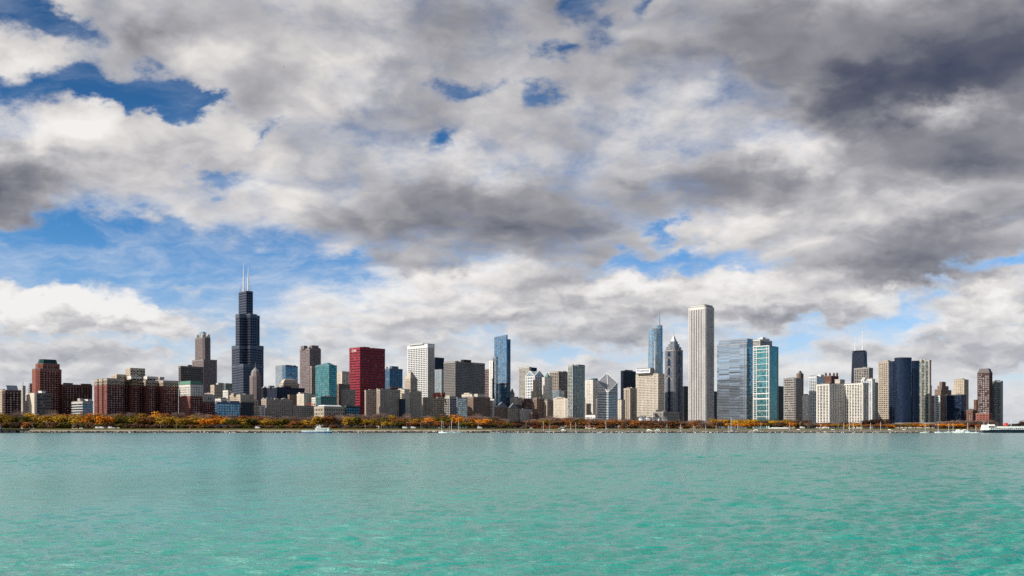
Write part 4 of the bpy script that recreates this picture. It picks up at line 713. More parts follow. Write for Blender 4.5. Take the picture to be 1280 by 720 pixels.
# tapered black tower with two masts
D0 = 3350; b = solve(1062, 1080, 1086, D0); bt = solve(1065.3, 1080, 1083.6, D0+6); r = empty('skyscraper', ((b[0]+b[2])/2, (b[1]+b[3])/2, GZ)); tag(r, 'tapering black tower with two roof masts behind the grey gridded slab', 'skyscraper'); BUILT.append((1062, 1086, D0, 'tapering black tower'))
z1 = zat(439.5, D0); mb = MB(); mb.prism(rect(b), GZ, z1, poly2=rect(bt)); mb.build('glazing', G['black'], r)
mb = MB(); nf_ = 62
def lerp_rect(k): return tuple(b[i]+(bt[i]-b[i])*k for i in range(4))
for k in range(nf_):
    q = lerp_rect(k/nf_); mb.prism(offset(rect(q), .35), GZ+(z1-GZ)*k/nf_, GZ+(z1-GZ)*(k+.38)/nf_)
mb.build('floor_bands', X['black_metal'], r); mb = MB()
for k in range(6):
    q0, q1 = lerp_rect(k/6), lerp_rect((k+1)/6); za_, zb_ = GZ+(z1-GZ)*k/6, GZ+(z1-GZ)*(k+1)/6
    for (u0, u1) in ((0, 1), (1, 0)):
        mb.tube((q0[0]+(q0[2]-q0[0])*u0, q0[1]-.5, za_), (q1[0]+(q1[2]-q1[0])*u1, q1[1]-.5, zb_), .8, .8, 4); mb.tube((q0[2]+.5, q0[1]+(q0[3]-q0[1])*u0, za_), (q1[2]+.5, q1[1]+(q1[3]-q1[1])*u1, zb_), .8, .8, 4)
mb.build('cross_braces', X['black_metal'], r)
mb = MB(); mb.prism(offset(rect(bt), -3), z1, zat(437.4, D0)); mb.prism(offset(rect(bt), .6), zat(438.6, D0), zat(437.9, D0)); mb.build('roof', X['black_metal'], r)
for px, yt in ((1069, 420.5), (1078.2, 413.5)):
    p = at(px, D0+25); a = MB(); zz = zat(yt, D0+25); z_ = zat(437.6, D0); a.tube((p.x, p.y, z_-.5), (p.x, p.y, z_+9), 2.6, 2.4, 10); a.tube((p.x, p.y, z_+8.8), (p.x, p.y, z_+(zz-z_)*.5), 1.9, 1.6, 8); a.tube((p.x, p.y, z_+(zz-z_)*.5-.2), (p.x, p.y, zz), 1.2, .7, 6); a.build('antenna', X['white_metal'], r)
B('office_tower', 'tower', 'grey gridded slab in front of the tapering black tower', 1067.8, 1086, 1091, 459.8, 2700, S('gray_concrete', 'dark', 5, .35, 7.5, 1.8, .7, .4, 4), pent=[(1078, 1084, 458.6)], short='grey gridded slab')
r, b, z1, pl = B('apartment_tower', 'tower', 'pale glass tower with white piers between scalloped block and beige gridded tower', 1076.5, 1090, 1093.5, 474, 2080, S('white_paint', 'pale', 3.8, .12, 6.2, 1.6, .7, .3), pent=[(1078, 1082, 472, 'white_paint')], short='white-piered glass tower')
B('', '', '', 1091, 1093.5, 1097.5, 478.5, 2100, S('gray_metal', 'green', 3.8, .25, 6, .8), root=r, clutter=False)
B('apartment_tower', 'tower', 'narrow white block right of the pale glass tower with white piers', 1092, 1097, 1100, 493, 2130, 'white', short='narrow white block')
B('apartment_tower', 'tower', 'beige gridded tower left of the dark navy rounded tower', 1098, 1111.5, 1117, 452.5, 2050, S('limestone', 'dark', 4.6, .42, 4.2, 1.6, .5, .6, 3), pent=[(1103, 1113, 450.2)], short='beige gridded tower')
# navy rounded triple tower
r = empty('glass_tower', at(1131, 1990, GZ)); tag(r, 'broad dark navy glass tower of three rounded lobes', 'tower'); BUILT.append((1111, 1150, 1960, 'dark navy lobed tower'))
for (a, c, y_, DD_) in ((1111.5, 1126, 451.5, 1985), (1119, 1138.5, 447, 1950), (1136, 1148.5, 451, 1985)):
    pl = rounded(a, c, DD_, 24); wb, gb = MB(), MB(); facade(wb, gb, pl, GZ, zat(y_, DD_), S('navy_metal', 'navy', 3.3, .3, 50, .4, .2, .3, 3)); wb.build('wall', X['navy_metal'], r); gb.build('glazing', G['navy'], r)
    rb = MB(); parapet(offset(pl, .3), zat(y_, DD_)+.01, rb); rb.build('roof', X['black_metal'], r)
B('apartment_tower', 'tower', 'grey green tower with pale vertical ribs right of the navy lobed tower', 1146.5, 1161.5, 1163.5, 450.5, 2060, S('pale_granite', 'green', 3.6, .14, 8.5, 1.5, 1.0, .3, 2), pent=[(1150, 1153, 448.3), (1155, 1157, 448.3)], short='green tower with pale ribs')
B('apartment_tower', 'tower', 'narrow brown block just right of the pale ribbed green tower', 1160, 1161, 1164.5, 482, 2300, 'brownstone', short='narrow brown block')
r, b, z1, pl = B('brick_tower', 'tower', 'pinkish brown stepped tower behind the dark navy low block', 1168.5, 1176, 1189, 487, 2500, S('brown_stone', 'punched', 3.9, .45, 4.4, 2.3), short='pinkish stepped tower')
B('', '', '', 1172, 1177, 1185.5, 482.5, 2506, S('brown_stone', 'punched', 3.9, .45, 4.4, 2.3), y0=487, root=r, clutter=False); B('', '', '', 1174.5, 1177.5, 1182, 477.5, 2512, S('brown_stone', 'punched', 3.9, .45, 4.4, 2.3), y0=482.5, root=r, clutter=False)
B('apartment_building', 'building', 'pink brick block with pale balconies left of the teal glass strip', 1163, 1168, 1169, 495, 2080, S('pink_granite', 'punched', 4.2, .5, 4.4, 2.2), short='pink balconied block')
B('apartment_building', 'building', 'narrow teal glass block beside pink brick balconied block', 1168.3, 1174.8, 1175.5, 494.5, 2070, S('white_metal', 'teal', 4.2, .3, 9, 1.5), short='narrow teal block')
B('apartment_building', 'building', 'brown stone block between the narrow teal block and dark navy low block', 1175, 1181, 1183, 494, 2085, 'brownstone', short='brown stone block')
B('office_building', 'building', 'dark navy low block in front of the beige tower', 1181.3, 1204, 1208, 493.5, 2040, S('navy_metal', 'navy', 3.9, .18, 7, .4), cut=4, short='dark navy low block')
B('apartment_tower', 'tower', 'beige tower with balconies behind the dark navy low block', 1192.3, 1205, 1210.5, 474.5, 2350, S('tan_stone', 'punched', 4.2, .5, 5, 2.4), pent=[(1196, 1206, 473)], short='beige balconied tower')
B('apartment_building', 'building', 'dark brown low block left of the tall plum brown tower', 1208, 1216, 1221, 513, 2020, 'brown_brick', pent=[(1211, 1217, 511.3)], short='dark brown low block')
B('brick_building', 'building', 'slim brown tower touching the left side of the plum brown tower', 1217.5, 1220.5, 1223, 500, 2150, 'brown_brick', short='slim brown tower')
r, b, z1, pl = B('apartment_tower', 'tower', 'tall plum brown tower with mansard top and scattered bright windows', 1222, 1236.8, 1240.3, 465.5, 2080, S('dark_brick', 'dotted', 4.4, .42, 5, 1.8), clutter=False, short='tall plum brown tower')
taper(r, pl, z1+.9, zat(460.3, 2080), .72, 'dark_bronze')
B('glass_tower', 'tower', 'blue grey glass tower with pale blue strip, last tower on the right', 1240, 1251, 1253.5, 476.5, 2120, S('gray_metal', 'green', 4.4, .35, 6, 1, .4, .4), pent=[(1244, 1250, 475)], short='last blue grey tower')
b_ = solve(1243.2, 1245.8, 1246.2, 2112); mb = MB(); mb.prism(rect(b_), GZ, zat(476, 2112)); mb.build('glass_strip', G['pale'], COL.objects[[o.name for o in COL.objects if o.name.startswith('glass_tower') and o.get('label')][-1]])
B('parking_building', 'building', 'low red brick block at the foot of the tall plum brown tower', 1220, 1236, 1240, 517, 1960, S('red_brick', 'dark', 4.2, .55, 6, 2.5), short='low red brick block')
B('concrete_building', 'building', 'long low grey concrete building behind orange trees below the navy lobed tower', 1119, 1168, 1176, 529, 1420, S('gray_concrete', 'dark', 5, .7, 9, 3), clutter=False, short='long low concrete building')

# ------------------------------------------------------------------ silver bandshell
r = empty('bandshell', at(817, 1700, 4.0)); tag(r, 'curling silver bandshell panels above trees below the cream gridded block', 'bandshell')
rr = random.Random(3)
for k, (px, w_, h_) in enumerate(((802, 7, 8), (806.5, 5, 10), (811, 8, 9), (818, 7, 8.5), (824, 4, 6), (831, 8, 8))):
    c = at(px, 1700+rr.uniform(-4, 4), zat(527, 1700)); mb = MB(); n_ = 9; w_ = w_*1.6; vs = []; fs = []
    for i in range(n_+1):
        t = i/n_; ang = t*2.3-.4; y_ = -math.cos(ang)*h_*.7; z_ = math.sin(ang)*h_*.75+h_*.35
        for j in range(7):
            u = j/6-.5; bulge = math.cos(u*math.pi)*2.2; p = c+RT*(u*w_*(1-.25*t))-FW*(bulge+y_*.3)+Vector((0, 0, z_*(.8+.2*math.cos(u*3)))); vs.append(tuple(p))
    for i in range(n_):
        for j in range(6): a = i*7+j; fs.append((a, a+1, a+8, a+7))
    mb.add(vs, fs); o = mb.build('panel', X['bright_steel'] if k % 2 else X['white_metal'], r, True); md = o.modifiers.new('solid', 'SOLIDIFY'); md.thickness = .4
mb = MB(); c = at(817, 1706, 4); mb.box((c.x, c.y, 4), (48, 10, zat(526, 1700)-4), -HEAD); mb.build('stage_house', X['gray_concrete'], r)

# ------------------------------------------------------------------ seawall, breakwater, rocks
def wall_run(name, cols, D_, depth, z0, z1, m, label, cat):
    mb = MB()
    for x in cols:
        pass
    n = len(cols)
    for dz_, dd in ((z0, 0), (z1, 0), (z1, depth), (z0, depth)):
        for x in cols: mb.v.append(tuple(at(x, D_+dd, dz_)))
    for k in range(3):
        for i in range(n-1): a = k*n+i; mb.f.append((a, a+1, a+n+1, a+n)); mb.m.append(0)
    mb.f += [(0, n, 2*n, 3*n), (n-1, 4*n-1, 3*n-1, 2*n-1)]; mb.m += [0, 0]
    loc = at(cols[n//2], D_, z0); return solo(mb, name, m, loc, label, cat)
X['seawall'] = mat('seawall_concrete', (.44, .37, .29), var=.35, scale=.15); X['rock'] = mat('rock', (.22, .19, .16), var=.5, scale=.4); X['rock_pale'] = mat('pale_rock', (.55, .52, .48), var=.3, scale=.4); X['rock_dark'] = mat('wet_rock', (.03, .026, .022), var=.5, scale=.4)
wall_run('seawall', list(range(-260, 645, 35)), 1046.5, 3.6, -1.5, 3.3, X['seawall'], 'long low concrete seawall below the lawn on the left half of the shore', 'seawall')
wall_run('breakwater', list(range(632, 1166, 34))+[1163], 1047, 3.0, -1.5, 2.2, X['seawall'], 'low concrete breakwater in front of the moored boats on the right half', 'breakwater')
def rocks(name, px0, px1, D_, n, seed, top=1.9):
    rr = random.Random(seed); mb = MB()
    for k in range(n):
        px = rr.uniform(px0, px1); t = rr.random(); D1 = D_-t*8; s_ = rr.uniform(.7, 1.5)*(1.25 if rr.random() < .12 else 1); zc_ = top*(1-t)-.25; c = at(px, D1, zc_)
        rx = Matrix.Rotation(rr.uniform(0, 6.28), 3, Vector((rr.uniform(-1, 1), rr.uniform(-1, 1), rr.uniform(-1, 1))).normalized()); vs = []
        for dx in (-1, 1):
            for dy in (-1, 1):
                for dz_ in (-1, 1): vs.append(c+rx @ Vector((dx*rr.uniform(.6, 1)*s_*.75, dy*rr.uniform(.6, 1)*s_*.6, dz_*rr.uniform(.5, 1)*s_*.5)))
        q = rr.random(); m_ = 1 if q < .13 else (2 if q < .72 or t > .8 else 0)
        mb.add(vs, [(0, 1, 3, 2), (4, 6, 7, 5), (0, 4, 5, 1), (2, 3, 7, 6), (0, 2, 6, 4), (1, 5, 7, 3)], m_)
    o = mb.build(name, [X['rock'], X['rock_pale'], X['rock_dark']]); o['kind'] = 'stuff'; return o
rocks('shore_rocks', -120, 640, 1046, 3600, 5, 1.7); rocks('breakwater_rocks', 636, 1166, 1047, 2600, 6, 1.3)
# dark jetty entering from the left
X['jetty_black'] = mat('tarred_steel', (.008, .008, .010), .7)
r = empty('jetty', at(0, 1020, 0)); tag(r, 'black steel jetty reaching in from the left edge of the photo', 'jetty')
mb = MB(); c = at(-35, 1020, -1); mb.box((c.x, c.y, -1), (106, 9, 4.0), -HEAD); mb.build('deck', X['jetty_black'], r)
mb = MB(); c = at(-20, 1023, 3); mb.box((c.x, c.y, 2.9), (104, 5, 1.6), -HEAD)
mb.build('upper_deck', X['jetty_black'], r)
mb = MB(); a_ = [at(x, 1019.5, 0) for x in (20, 34)]; mb.box(tuple((a_[0]+a_[1])/2+Vector((0, 0, 2.4))), (14.5, 4, 1.6), -HEAD); 
for x in range(-70, 34, 9): p = at(x, 1015.2, -1); mb.tube((p.x, p.y, -1.4), (p.x, p.y, 3.8), .35, .35, 8)
mb.build('pilings', X['jetty_black'], r)
mb = MB(); c = at(-4, 1024, 4.5); mb.box((c.x, c.y, 4.5), (11, 4, 8.5), -HEAD, top=.45); mb.build('shed', X['slate'], r)

# ------------------------------------------------------------------ boats
def frame_pt(o, u, v, z): return o+RT*u+FW*v+Vector((0, 0, z))
def hull(mb, o, L_, wd, zb, zt, d=1, m=0, sheer=.25, t0=0.0):
    """lofted hull, bow towards +u*d"""
    st_ = [(-.5, .75, 0), (-.3, .95, 0), (0, 1, 0), (.25, .85, .03), (.42, .45, .12), (.5, .04, sheer)]; vs = []
    for s, w_, up in st_:
        for (vv, z_) in ((-1, zt+up*(zt-zb)*1.6), (-.72, zb), (.72, zb), (1, zt+up*(zt-zb)*1.6)): vs.append(frame_pt(o, s*L_*d*(1 if z_ != zb else .93), vv*w_*wd/2, z_))
    fs = []
    for i in range(len(st_)-1):
        for j in range(4): a = i*4+j; b_ = i*4+(j+1) % 4; fs.append((a, b_, b_+4, a+4))
    fs += [(0, 1, 2, 3), (23, 22, 21, 20)]; mb.add(vs, fs, m)
navy_paint = mat('boat_blue_paint', (.03, .09, .30), .4, var=.1); red_paint = mat('red_paint', (.5, .04, .03), .5, var=.1); sail_blue = mat('sail_cover', (.05, .09, .22), var=.1)
HULLW = mat('gelcoat_white', (.8, .8, .78), .3, var=.04)
# tour boat in front of the seawall
o = at(396.5, 985, 0); r = empty('tour_boat', o, 0); tag(r, 'white motor boat with blue waterline heading right in front of the seawall', 'boat')
mb = MB(); hull(mb, o, 35, 7.6, .8, 3.0, 1, sheer=.3); hl = mb.build('hull', HULLW, r)
mb = MB(); hull(mb, o, 34, 7.7, -.6, .95, 1, sheer=.05); mb.build('waterline', navy_paint, hl)
def obox(mb, o, u, v, z, su, sv, h, m=0, top=1): c = frame_pt(o, u, v, z); mb.box(tuple(c), (su, sv, h), -HEAD, m, top)
mb = MB(); obox(mb, o, 6, 0, 2.5, 15, 5.2, 3.0); obox(mb, o, 6, 0, 5.5, 16.5, 6, .35); cbn = mb.build('cabin', HULLW, r)
mb = MB(); obox(mb, o, 1.8, 0, 5.6, 4.8, 4.2, 2.4, 0, .85); obox(mb, o, 1.8, 0, 8.0, 4.4, 4.4, .25); mb.build('wheelhouse', HULLW, r)
for k in range(5): mb = MB(); obox(mb, o, 1.2+k*2.3, -2.7, 3.6, 1.4, .12, 1.1); mb.build('window', G['dark'], cbn)
mb = MB(); obox(mb, o, 1.8, -2.05, 6.3, 2.8, .1, .8); mb.build('window', G['dark'], r)
mb = MB()
for k in range(12): p = frame_pt(o, -15+k*1.4, -3.0, 2.5); mb.tube(tuple(p), tuple(p+Vector((0, 0, 1.0))), .06)
mb.tube(tuple(frame_pt(o, -15, -3, 3.5)), tuple(frame_pt(o, .4, -3, 3.5)), .06); mb.tube(tuple(frame_pt(o, 2.5, 0, 7.3)), tuple(frame_pt(o, 2.5, 0, 10)), .1); mb.build('railing', X['white_metal'], r)
# sailboats: built once, copied
def make_sailboat(o, L_, H_):
    r = empty('sailboat', o)
    mb = MB(); hull(mb, o, L_, L_*.3, -.3, 1.1, 1, sheer=.3); mb.build('hull', HULLW, r)
    mb = MB(); obox(mb, o, .3, 0, 1.0, L_*.35, L_*.17, .7, 0, .85); mb.build('cabin', HULLW, r)
    mb = MB(); mb.tube(tuple(frame_pt(o, .8, 0, 1)), tuple(frame_pt(o, .8, 0, H_)), .17, .12, 8); mb.tube(tuple(frame_pt(o, .8, -1.0, H_*.55)), tuple(frame_pt(o, .8, 1.0, H_*.55)), .06); mb.build('mast', X['white_metal'], r)
    mb = MB(); mb.tube(tuple(frame_pt(o, .8, 0, 2.2)), tuple(frame_pt(o, -L_*.4, 0, 2.3)), .28, .2, 8); mb.build('boom', sail_blue, r)
    mb = MB()
    for u in (L_*.48, -L_*.48): mb.tube(tuple(frame_pt(o, u, 0, 1.2)), tuple(frame_pt(o, .8, 0, H_*.97)), .035, .035, 4)
    mb.build('rigging', X['gray_metal'], r); return r
def copy_tree(o, parent=None):
    c = o.copy(); COL.objects.link(c); c.parent = parent
    for ch in [x for x in o.children]: copy_tree(ch, c)
    return c
boats = [  # column, depth, mast top row, beside what
 (553, 1031, 526, 'alone against the lawn left of the pair of masts'), (563.5, 1029, 525, 'left of a pair moored below the brown windowed block'), (572.5, 1030, 526, 'right of a pair moored below the brown windowed block'),
 (680, 1125, 526.5, 'below the white tower with green pyramid'), (686.5, 1135, 530.5, 'small, just right of the boat below the green pyramid tower'), (712.5, 1124, 527.5, 'below the left edge of the glass condominium tower'), (720.5, 1122, 528, 'below the middle of the glass condominium tower'), (735.5, 1140, 529, 'below the bright cream tower'),
 (756.5, 1122, 526, 'below the diamond topped tower'), (834.5, 1126, 529.5, 'below the sharp tipped tower'), (850, 1124, 529.7, 'with thick furled sail below the sharp tipped tower'), (866.5, 1140, 531.5, 'below the left edge of the white ribbed tower'), (882.5, 1140, 531, 'below the right edge of the white ribbed tower'), (894.5, 1138, 531.5, 'between white ribbed tower and silver glass block'),
 (910.3, 1124, 532, 'short masted, below the silver glass block'), (914.8, 1123, 521.5, 'with the tallest mast, below the silver glass block'), (921, 1140, 529.5, 'below the right part of the silver glass block'), (950.5, 1135, 528, 'below the white framed teal tower'),
 (987.5, 1130, 529, 'right of the white harbour clubhouse'), (1025.5, 1135, 529.5, 'below the blue glass tower with white top'), (1054, 1130, 528.5, 'below the middle of the broad white ribbed block'), (1062.5, 1124, 526, 'left of two tall masts below the broad white ribbed block'), (1065.8, 1126, 527, 'right of two tall masts below the broad white ribbed block'), (1075.5, 1128, 527.5, 'below the right edge of the broad white ribbed block'),
 (1089, 1132, 528.5, 'below the narrow white block'), (1100, 1122, 527, 'with thick mast below the beige gridded tower'), (1155.5, 1030, 529, 'below the pale ribbed green tower'), (1173.5, 1040, 528, 'below the narrow teal block'), (1185, 1090, 529.5, 'with low hull below the dark navy low block'), (1190.5, 1100, 529, 'below the middle of the dark navy low block'), (1210.5, 1050, 528.5, 'below the dark brown low block'), (1219, 1030, 532, 'next to the white ferry bow'),
]
protos = [make_sailboat(at(boats[0][0], boats[0][1], 0), 10, 14.5), None, None]
first = protos[0]
for i, (px, D_, yt, where) in enumerate(boats):
    o = first if i == 0 else copy_tree(first)
    o.location = at(px, D_, 0); H_ = zat(yt, D_); o.scale = (1, 1, 1)
    k = H_/14.5; o.scale = (min(1.25, .55+k*.5),)*2+(k,) if True else o.scale; o.rotation_euler.z = R((i*47) % 50-25)+(math.pi if i % 3 == 0 else 0)
    tag(o, 'moored sailboat '+where, 'sailboat', 'sailboats moored along the harbour')
# motor cruisers
def make_cruiser(o):
    r = empty('motor_cruiser', o); mb = MB(); hull(mb, o, 13, 4, -.3, 1.7, 1, sheer=.25); mb.build('hull', HULLW, r)
    mb = MB(); obox(mb, o, -.5, 0, 1.6, 6.5, 3.2, 1.5, 0, .82); obox(mb, o, -1.2, 0, 3.1, 3.6, 2.6, .9, 0, .8); cbn = mb.build('cabin', HULLW, r)
    for s in (-1, 1): mb = MB(); obox(mb, o, -.3, s*1.5, 2.1, 4.6, .12, .6); mb.build('window', G['dark'], cbn)
    return r
cr0 = make_cruiser(at(812, 1120, 0)); cruisers = [(812, 1118, 'with fly bridge on the left below the bandshell'), (821, 1121, 'right one of the two below the bandshell'), (705, 1128, 'below the sunlit cream block'), (944, 1128, 'left of the white harbour clubhouse'), (1113, 1130, 'below the navy lobed tower'), (1129, 1140, 'below the right lobe of the navy tower'), (1199, 1040, 'below the beige balconied tower'), (1205, 1075, 'below the right end of the dark navy low block'), (999, 1140, 'below the slim pointed brown tower'), (1040, 1140, 'below the left wing of the broad white ribbed block')]
for i, (px, D_, where) in enumerate(cruisers):
    o = cr0 if i == 0 else copy_tree(cr0); o.location = at(px, D_, 0); o.rotation_euler.z = R((i*61) % 40-20)+(math.pi if i % 2 else 0); tag(o, 'white motor cruiser '+where, 'motor boat', 'motor cruisers in the harbour')
# ferry at the right edge
o = at(1262, 1040, 0); r = empty('ferry', o); tag(r, 'long white passenger ferry with dark hull and red funnel at the right edge', 'ferry')
mb = MB(); hull(mb, o, 66, 12, -.5, 3.9, -1, sheer=.12); mb.build('hull', X['navy_metal'], r)
mb = MB(); obox(mb, o, 2, 0, 3.8, 58, 10.5, 2.2); obox(mb, o, 2, 0, 6.0, 60, 11, .25); obox(mb, o, 5, 0, 6.25, 40, 8.5, 1.4); obox(mb, o, 5, 0, 7.65, 42, 9, .2); cbn = mb.build('cabin', HULLW, r)
mb = MB(); obox(mb, o, -29, 0, 3.2, 7, 8, 6.2, 0, .7); obox(mb, o, -22, 0, 8, 7, 6, 2.0, 0, .85); mb.build('wheelhouse', HULLW, r)
mb = MB(); p = frame_pt(o, -4.5, 0, 8.1); mb.tube(tuple(p), tuple(p+Vector((0, 0, 3.6))), 2.2, 1.9, 12); mb.build('funnel', red_paint, r)
for k in range(22): mb = MB(); obox(mb, o, -24+k*2.4, -5.3, 4.5, 1.4, .15, 1.0); mb.build('window', G['dark'], cbn)
for u, h_ in ((-31, 14), (1.5, 17), (-26, 13)): mb = MB(); p = frame_pt(o, u, 0, 8); mb.tube(tuple(p), tuple(frame_pt(o, u+1.2, 0, h_)), .2, .1); mb.build('mast', X['white_metal'], r)
# harbour clubhouse
o = at(974, 1192, 1.7); r = empty('clubhouse', o); tag(r, 'long low white harbour clubhouse with flat roof behind the breakwater', 'building')
mb = MB(); obox(mb, o, 0, 4, 1.6-1.7, 25, 9, 4.4); mb.build('wall', X['white_paint'], r)
mb = MB(); obox(mb, o, 0, 4, 4.3-1.7+.0, 27, 11, .5); obox(mb, o, 1, 4, 4.8-1.7, 20, 8, 1.7, 0, .9); mb.build('roof', X['white_metal'], r)
for k in range(8): mb = MB(); obox(mb, o, -10.5+k*3, -.6, .7, 1.9, .15, 1.3); mb.build('window', G['dark'], r)
mb = MB(); obox(mb, o, 16, 0, 0, 6, 5, 2.6); mb.build('annex', X['white_paint'], r)

# ------------------------------------------------------------------ trees
def leaf_mat(name, cols):
    m = bpy.data.materials.new(name); m.use_nodes = True; t = m.node_tree; b = t.nodes['Principled BSDF']; b.inputs['Roughness'].default_value = .8; b.inputs['Specular IOR Level'].default_value = .15
    oi = t.nodes.new('ShaderNodeObjectInfo'); g = t.nodes.new('ShaderNodeNewGeometry'); n = t.nodes.new('ShaderNodeTexNoise'); n.inputs['Scale'].default_value = .35; n.inputs['Detail'].default_value = 3; t.links.new(g.outputs['Position'], n.inputs['Vector'])
    ad = t.nodes.new('ShaderNodeMath'); ad.operation = 'MULTIPLY_ADD'; t.links.new(n.outputs['Fac'], ad.inputs[0]); ad.inputs[1].default_value = 1.1
    s = t.nodes.new('ShaderNodeMath'); s.operation = 'MULTIPLY_ADD'; t.links.new(oi.outputs['Random'], s.inputs[0]); s.inputs[1].default_value = .6; s.inputs[2].default_value = -.36; t.links.new(s.outputs[0], ad.inputs[2])
    c = t.nodes.new('ShaderNodeValToRGB'); e_ = c.color_ramp.elements; e_[0].color = (*cols[0], 1); e_[0].position = .05; e_[1].color = (*cols[-1], 1); e_[1].position = .95
    for i, q in enumerate(cols[1:-1]): x = e_.new((i+1)/(len(cols)-1)); x.color = (*q, 1)
    t.links.new(ad.outputs[0], c.inputs[0]); t.links.new(c.outputs[0], b.inputs['Base Color'])
    tr = t.nodes.new('ShaderNodeBsdfTranslucent'); t.links.new(c.outputs[0], tr.inputs[0]); mx_ = t.nodes.new('ShaderNodeMixShader'); mx_.inputs[0].default_value = .25; t.links.new(b.outputs[0], mx_.inputs[1]); t.links.new(tr.outputs[0], mx_.inputs[2]); t.links.new(mx_.outputs[0], t.nodes['Material Output'].inputs[0]); return m
LM = dict(orange=leaf_mat('orange_leaves', [(0.169, 0.076, 0.014), (0.709, 0.254, 0.020), (0.800, 0.405, 0.034)]), yellow=leaf_mat('yellow_leaves', [(0.30, 0.165, 0.011), (0.58, 0.32, 0.016), (0.66, 0.43, 0.034)]), gold=leaf_mat('golden_leaves', [(0.17, 0.11, 0.016), (0.38, 0.225, 0.026), (0.60, 0.36, 0.04)]),
    olive=leaf_mat('olive_leaves', [(0.045, 0.045, 0.010), (0.13, 0.110, 0.018), (0.176, 0.135, 0.020)]), rust=leaf_mat('rust_leaves', [(0.101, 0.043, 0.018), (0.288, 0.110, 0.034), (0.506, 0.203, 0.051)]), red=leaf_mat('red_leaves', [(0.119, 0.030, 0.020), (0.338, 0.076, 0.034), (0.574, 0.169, 0.051)]),
    bare=leaf_mat('bare_twigs', [(0.149, 0.101, 0.081), (0.284, 0.203, 0.169), (0.419, 0.297, 0.243)]), brown=leaf_mat('brown_leaves', [(0.068, 0.037, 0.024), (0.169, 0.092, 0.054), (0.288, 0.151, 0.076)]), darkbrown=leaf_mat('dark_leaves', [(0.027, 0.016, 0.014), (0.068, 0.035, 0.024), (0.121, 0.061, 0.034)]))
bark = mat('bark', (.09, .065, .05), var=.3, scale=1.0)
def crown_mesh(name, seed, w, h, n, leaf, bare=False, z0=.22):
    """unit crown: leaf clumps spread over several sub-volumes; height 1"""
    rr = random.Random(seed); mb = MB(); lobes = []
    for k in range(9):
        a = rr.uniform(0, 6.28); q = rr.uniform(.1, .62); lobes.append((math.cos(a)*w*.5*q, math.sin(a)*w*.5*q, rr.uniform(z0+.18, .80), rr.uniform(.16, .30)))
    lobes.append((0, 0, .62, .30))
    for k in range(n):
        lx, ly, lz, lr = rr.choice(lobes); d = Vector((rr.gauss(0, 1), rr.gauss(0, 1), rr.gauss(0, 1))).normalized(); q = lr*(rr.random()**.35)*rr.uniform(.8, 1.12)
        c = Vector((lx+d.x*q, ly+d.y*q, min(1.0, max(z0, lz+d.z*q*.85)))); s_ = leaf*rr.uniform(.6, 1.4); nr = (d+Vector((rr.uniform(-.8, .8), rr.uniform(-.8, .8), rr.uniform(-.3, .9)))).normalized(); a = nr.orthogonal().normalized(); b_ = nr.cross(a); th = rr.uniform(0, 6.28); a, b_ = a*math.cos(th)+b_*math.sin(th), b_*math.cos(th)-a*math.sin(th)
        if bare:
            u = (d+Vector((0, 0, .8))).normalized()*s_*2.6; mb.add([tuple(c-a*s_*.24), tuple(c+a*s_*.24), tuple(c+u+b_*s_*.3)], [(0, 1, 2)])
        else: mb.add([tuple(c-a*s_), tuple(c-b_*s_*.7), tuple(c+a*s_), tuple(c+b_*s_*.8)], [(0, 1, 2, 3)])
    me = bpy.data.meshes.new(name); me.from_pydata(mb.v, [], mb.f); me.update(); return me
def trunk_mesh(seed, w):
    rr = random.Random(seed); mb = MB(); mb.tube((0, 0, 0), (.01, 0, .34), .020, .014, 6)
    for k in range(6):
        a = rr.uniform(0, 6.28); q = w*.5*rr.uniform(.35, .75); z_ = rr.uniform(.24, .40); e_ = (math.cos(a)*q, math.sin(a)*q, rr.uniform(.55, .85)); mb.tube((.01, 0, z_-.06), e_, .010, .003, 5)
    mb.tube((.01, 0, .32), (0, .02, .88), .013, .003, 5)
    me = bpy.data.meshes.new('trunk'); me.from_pydata(mb.v, [], mb.f); me.materials.append(bark); me.update(); return me
PROT = {}
for k in range(4):
    for kind in LM:
        bare_ = kind == 'bare'
        me = crown_mesh('crown', 100+k, .95, 1, 2600 if bare_ else 900, .034 if bare_ else .042, bare_, .26); me.materials.append(LM[kind]); PROT[(kind, k)] = me
for k in range(3):
    for kind in ('olive', 'brown', 'rust', 'red', 'darkbrown'):
        me = crown_mesh('crown', 200+k, 1.5, 1, 900, .058, False, .03); me.materials.append(LM[kind]); PROT[('s'+kind, k)] = me
TRK = [trunk_mesh(300+k, .9) for k in range(4)]
KW = dict(orange='orange', yellow='bright yellow', gold='golden', olive='olive green', rust='rust brown', red='dull red', bare='bare grey', brown='brown', darkbrown='very dark brown')
TREES = []
def near_building(px):
    best = None
    for xl, xr, D_, s in BUILT:
        if xl-1 <= px <= xr+1:
            k = D_
            if best is None or k < best[0]: best = (k, s)
    return best[1] if best else ('ferry' if px > 1240 else 'seawall')
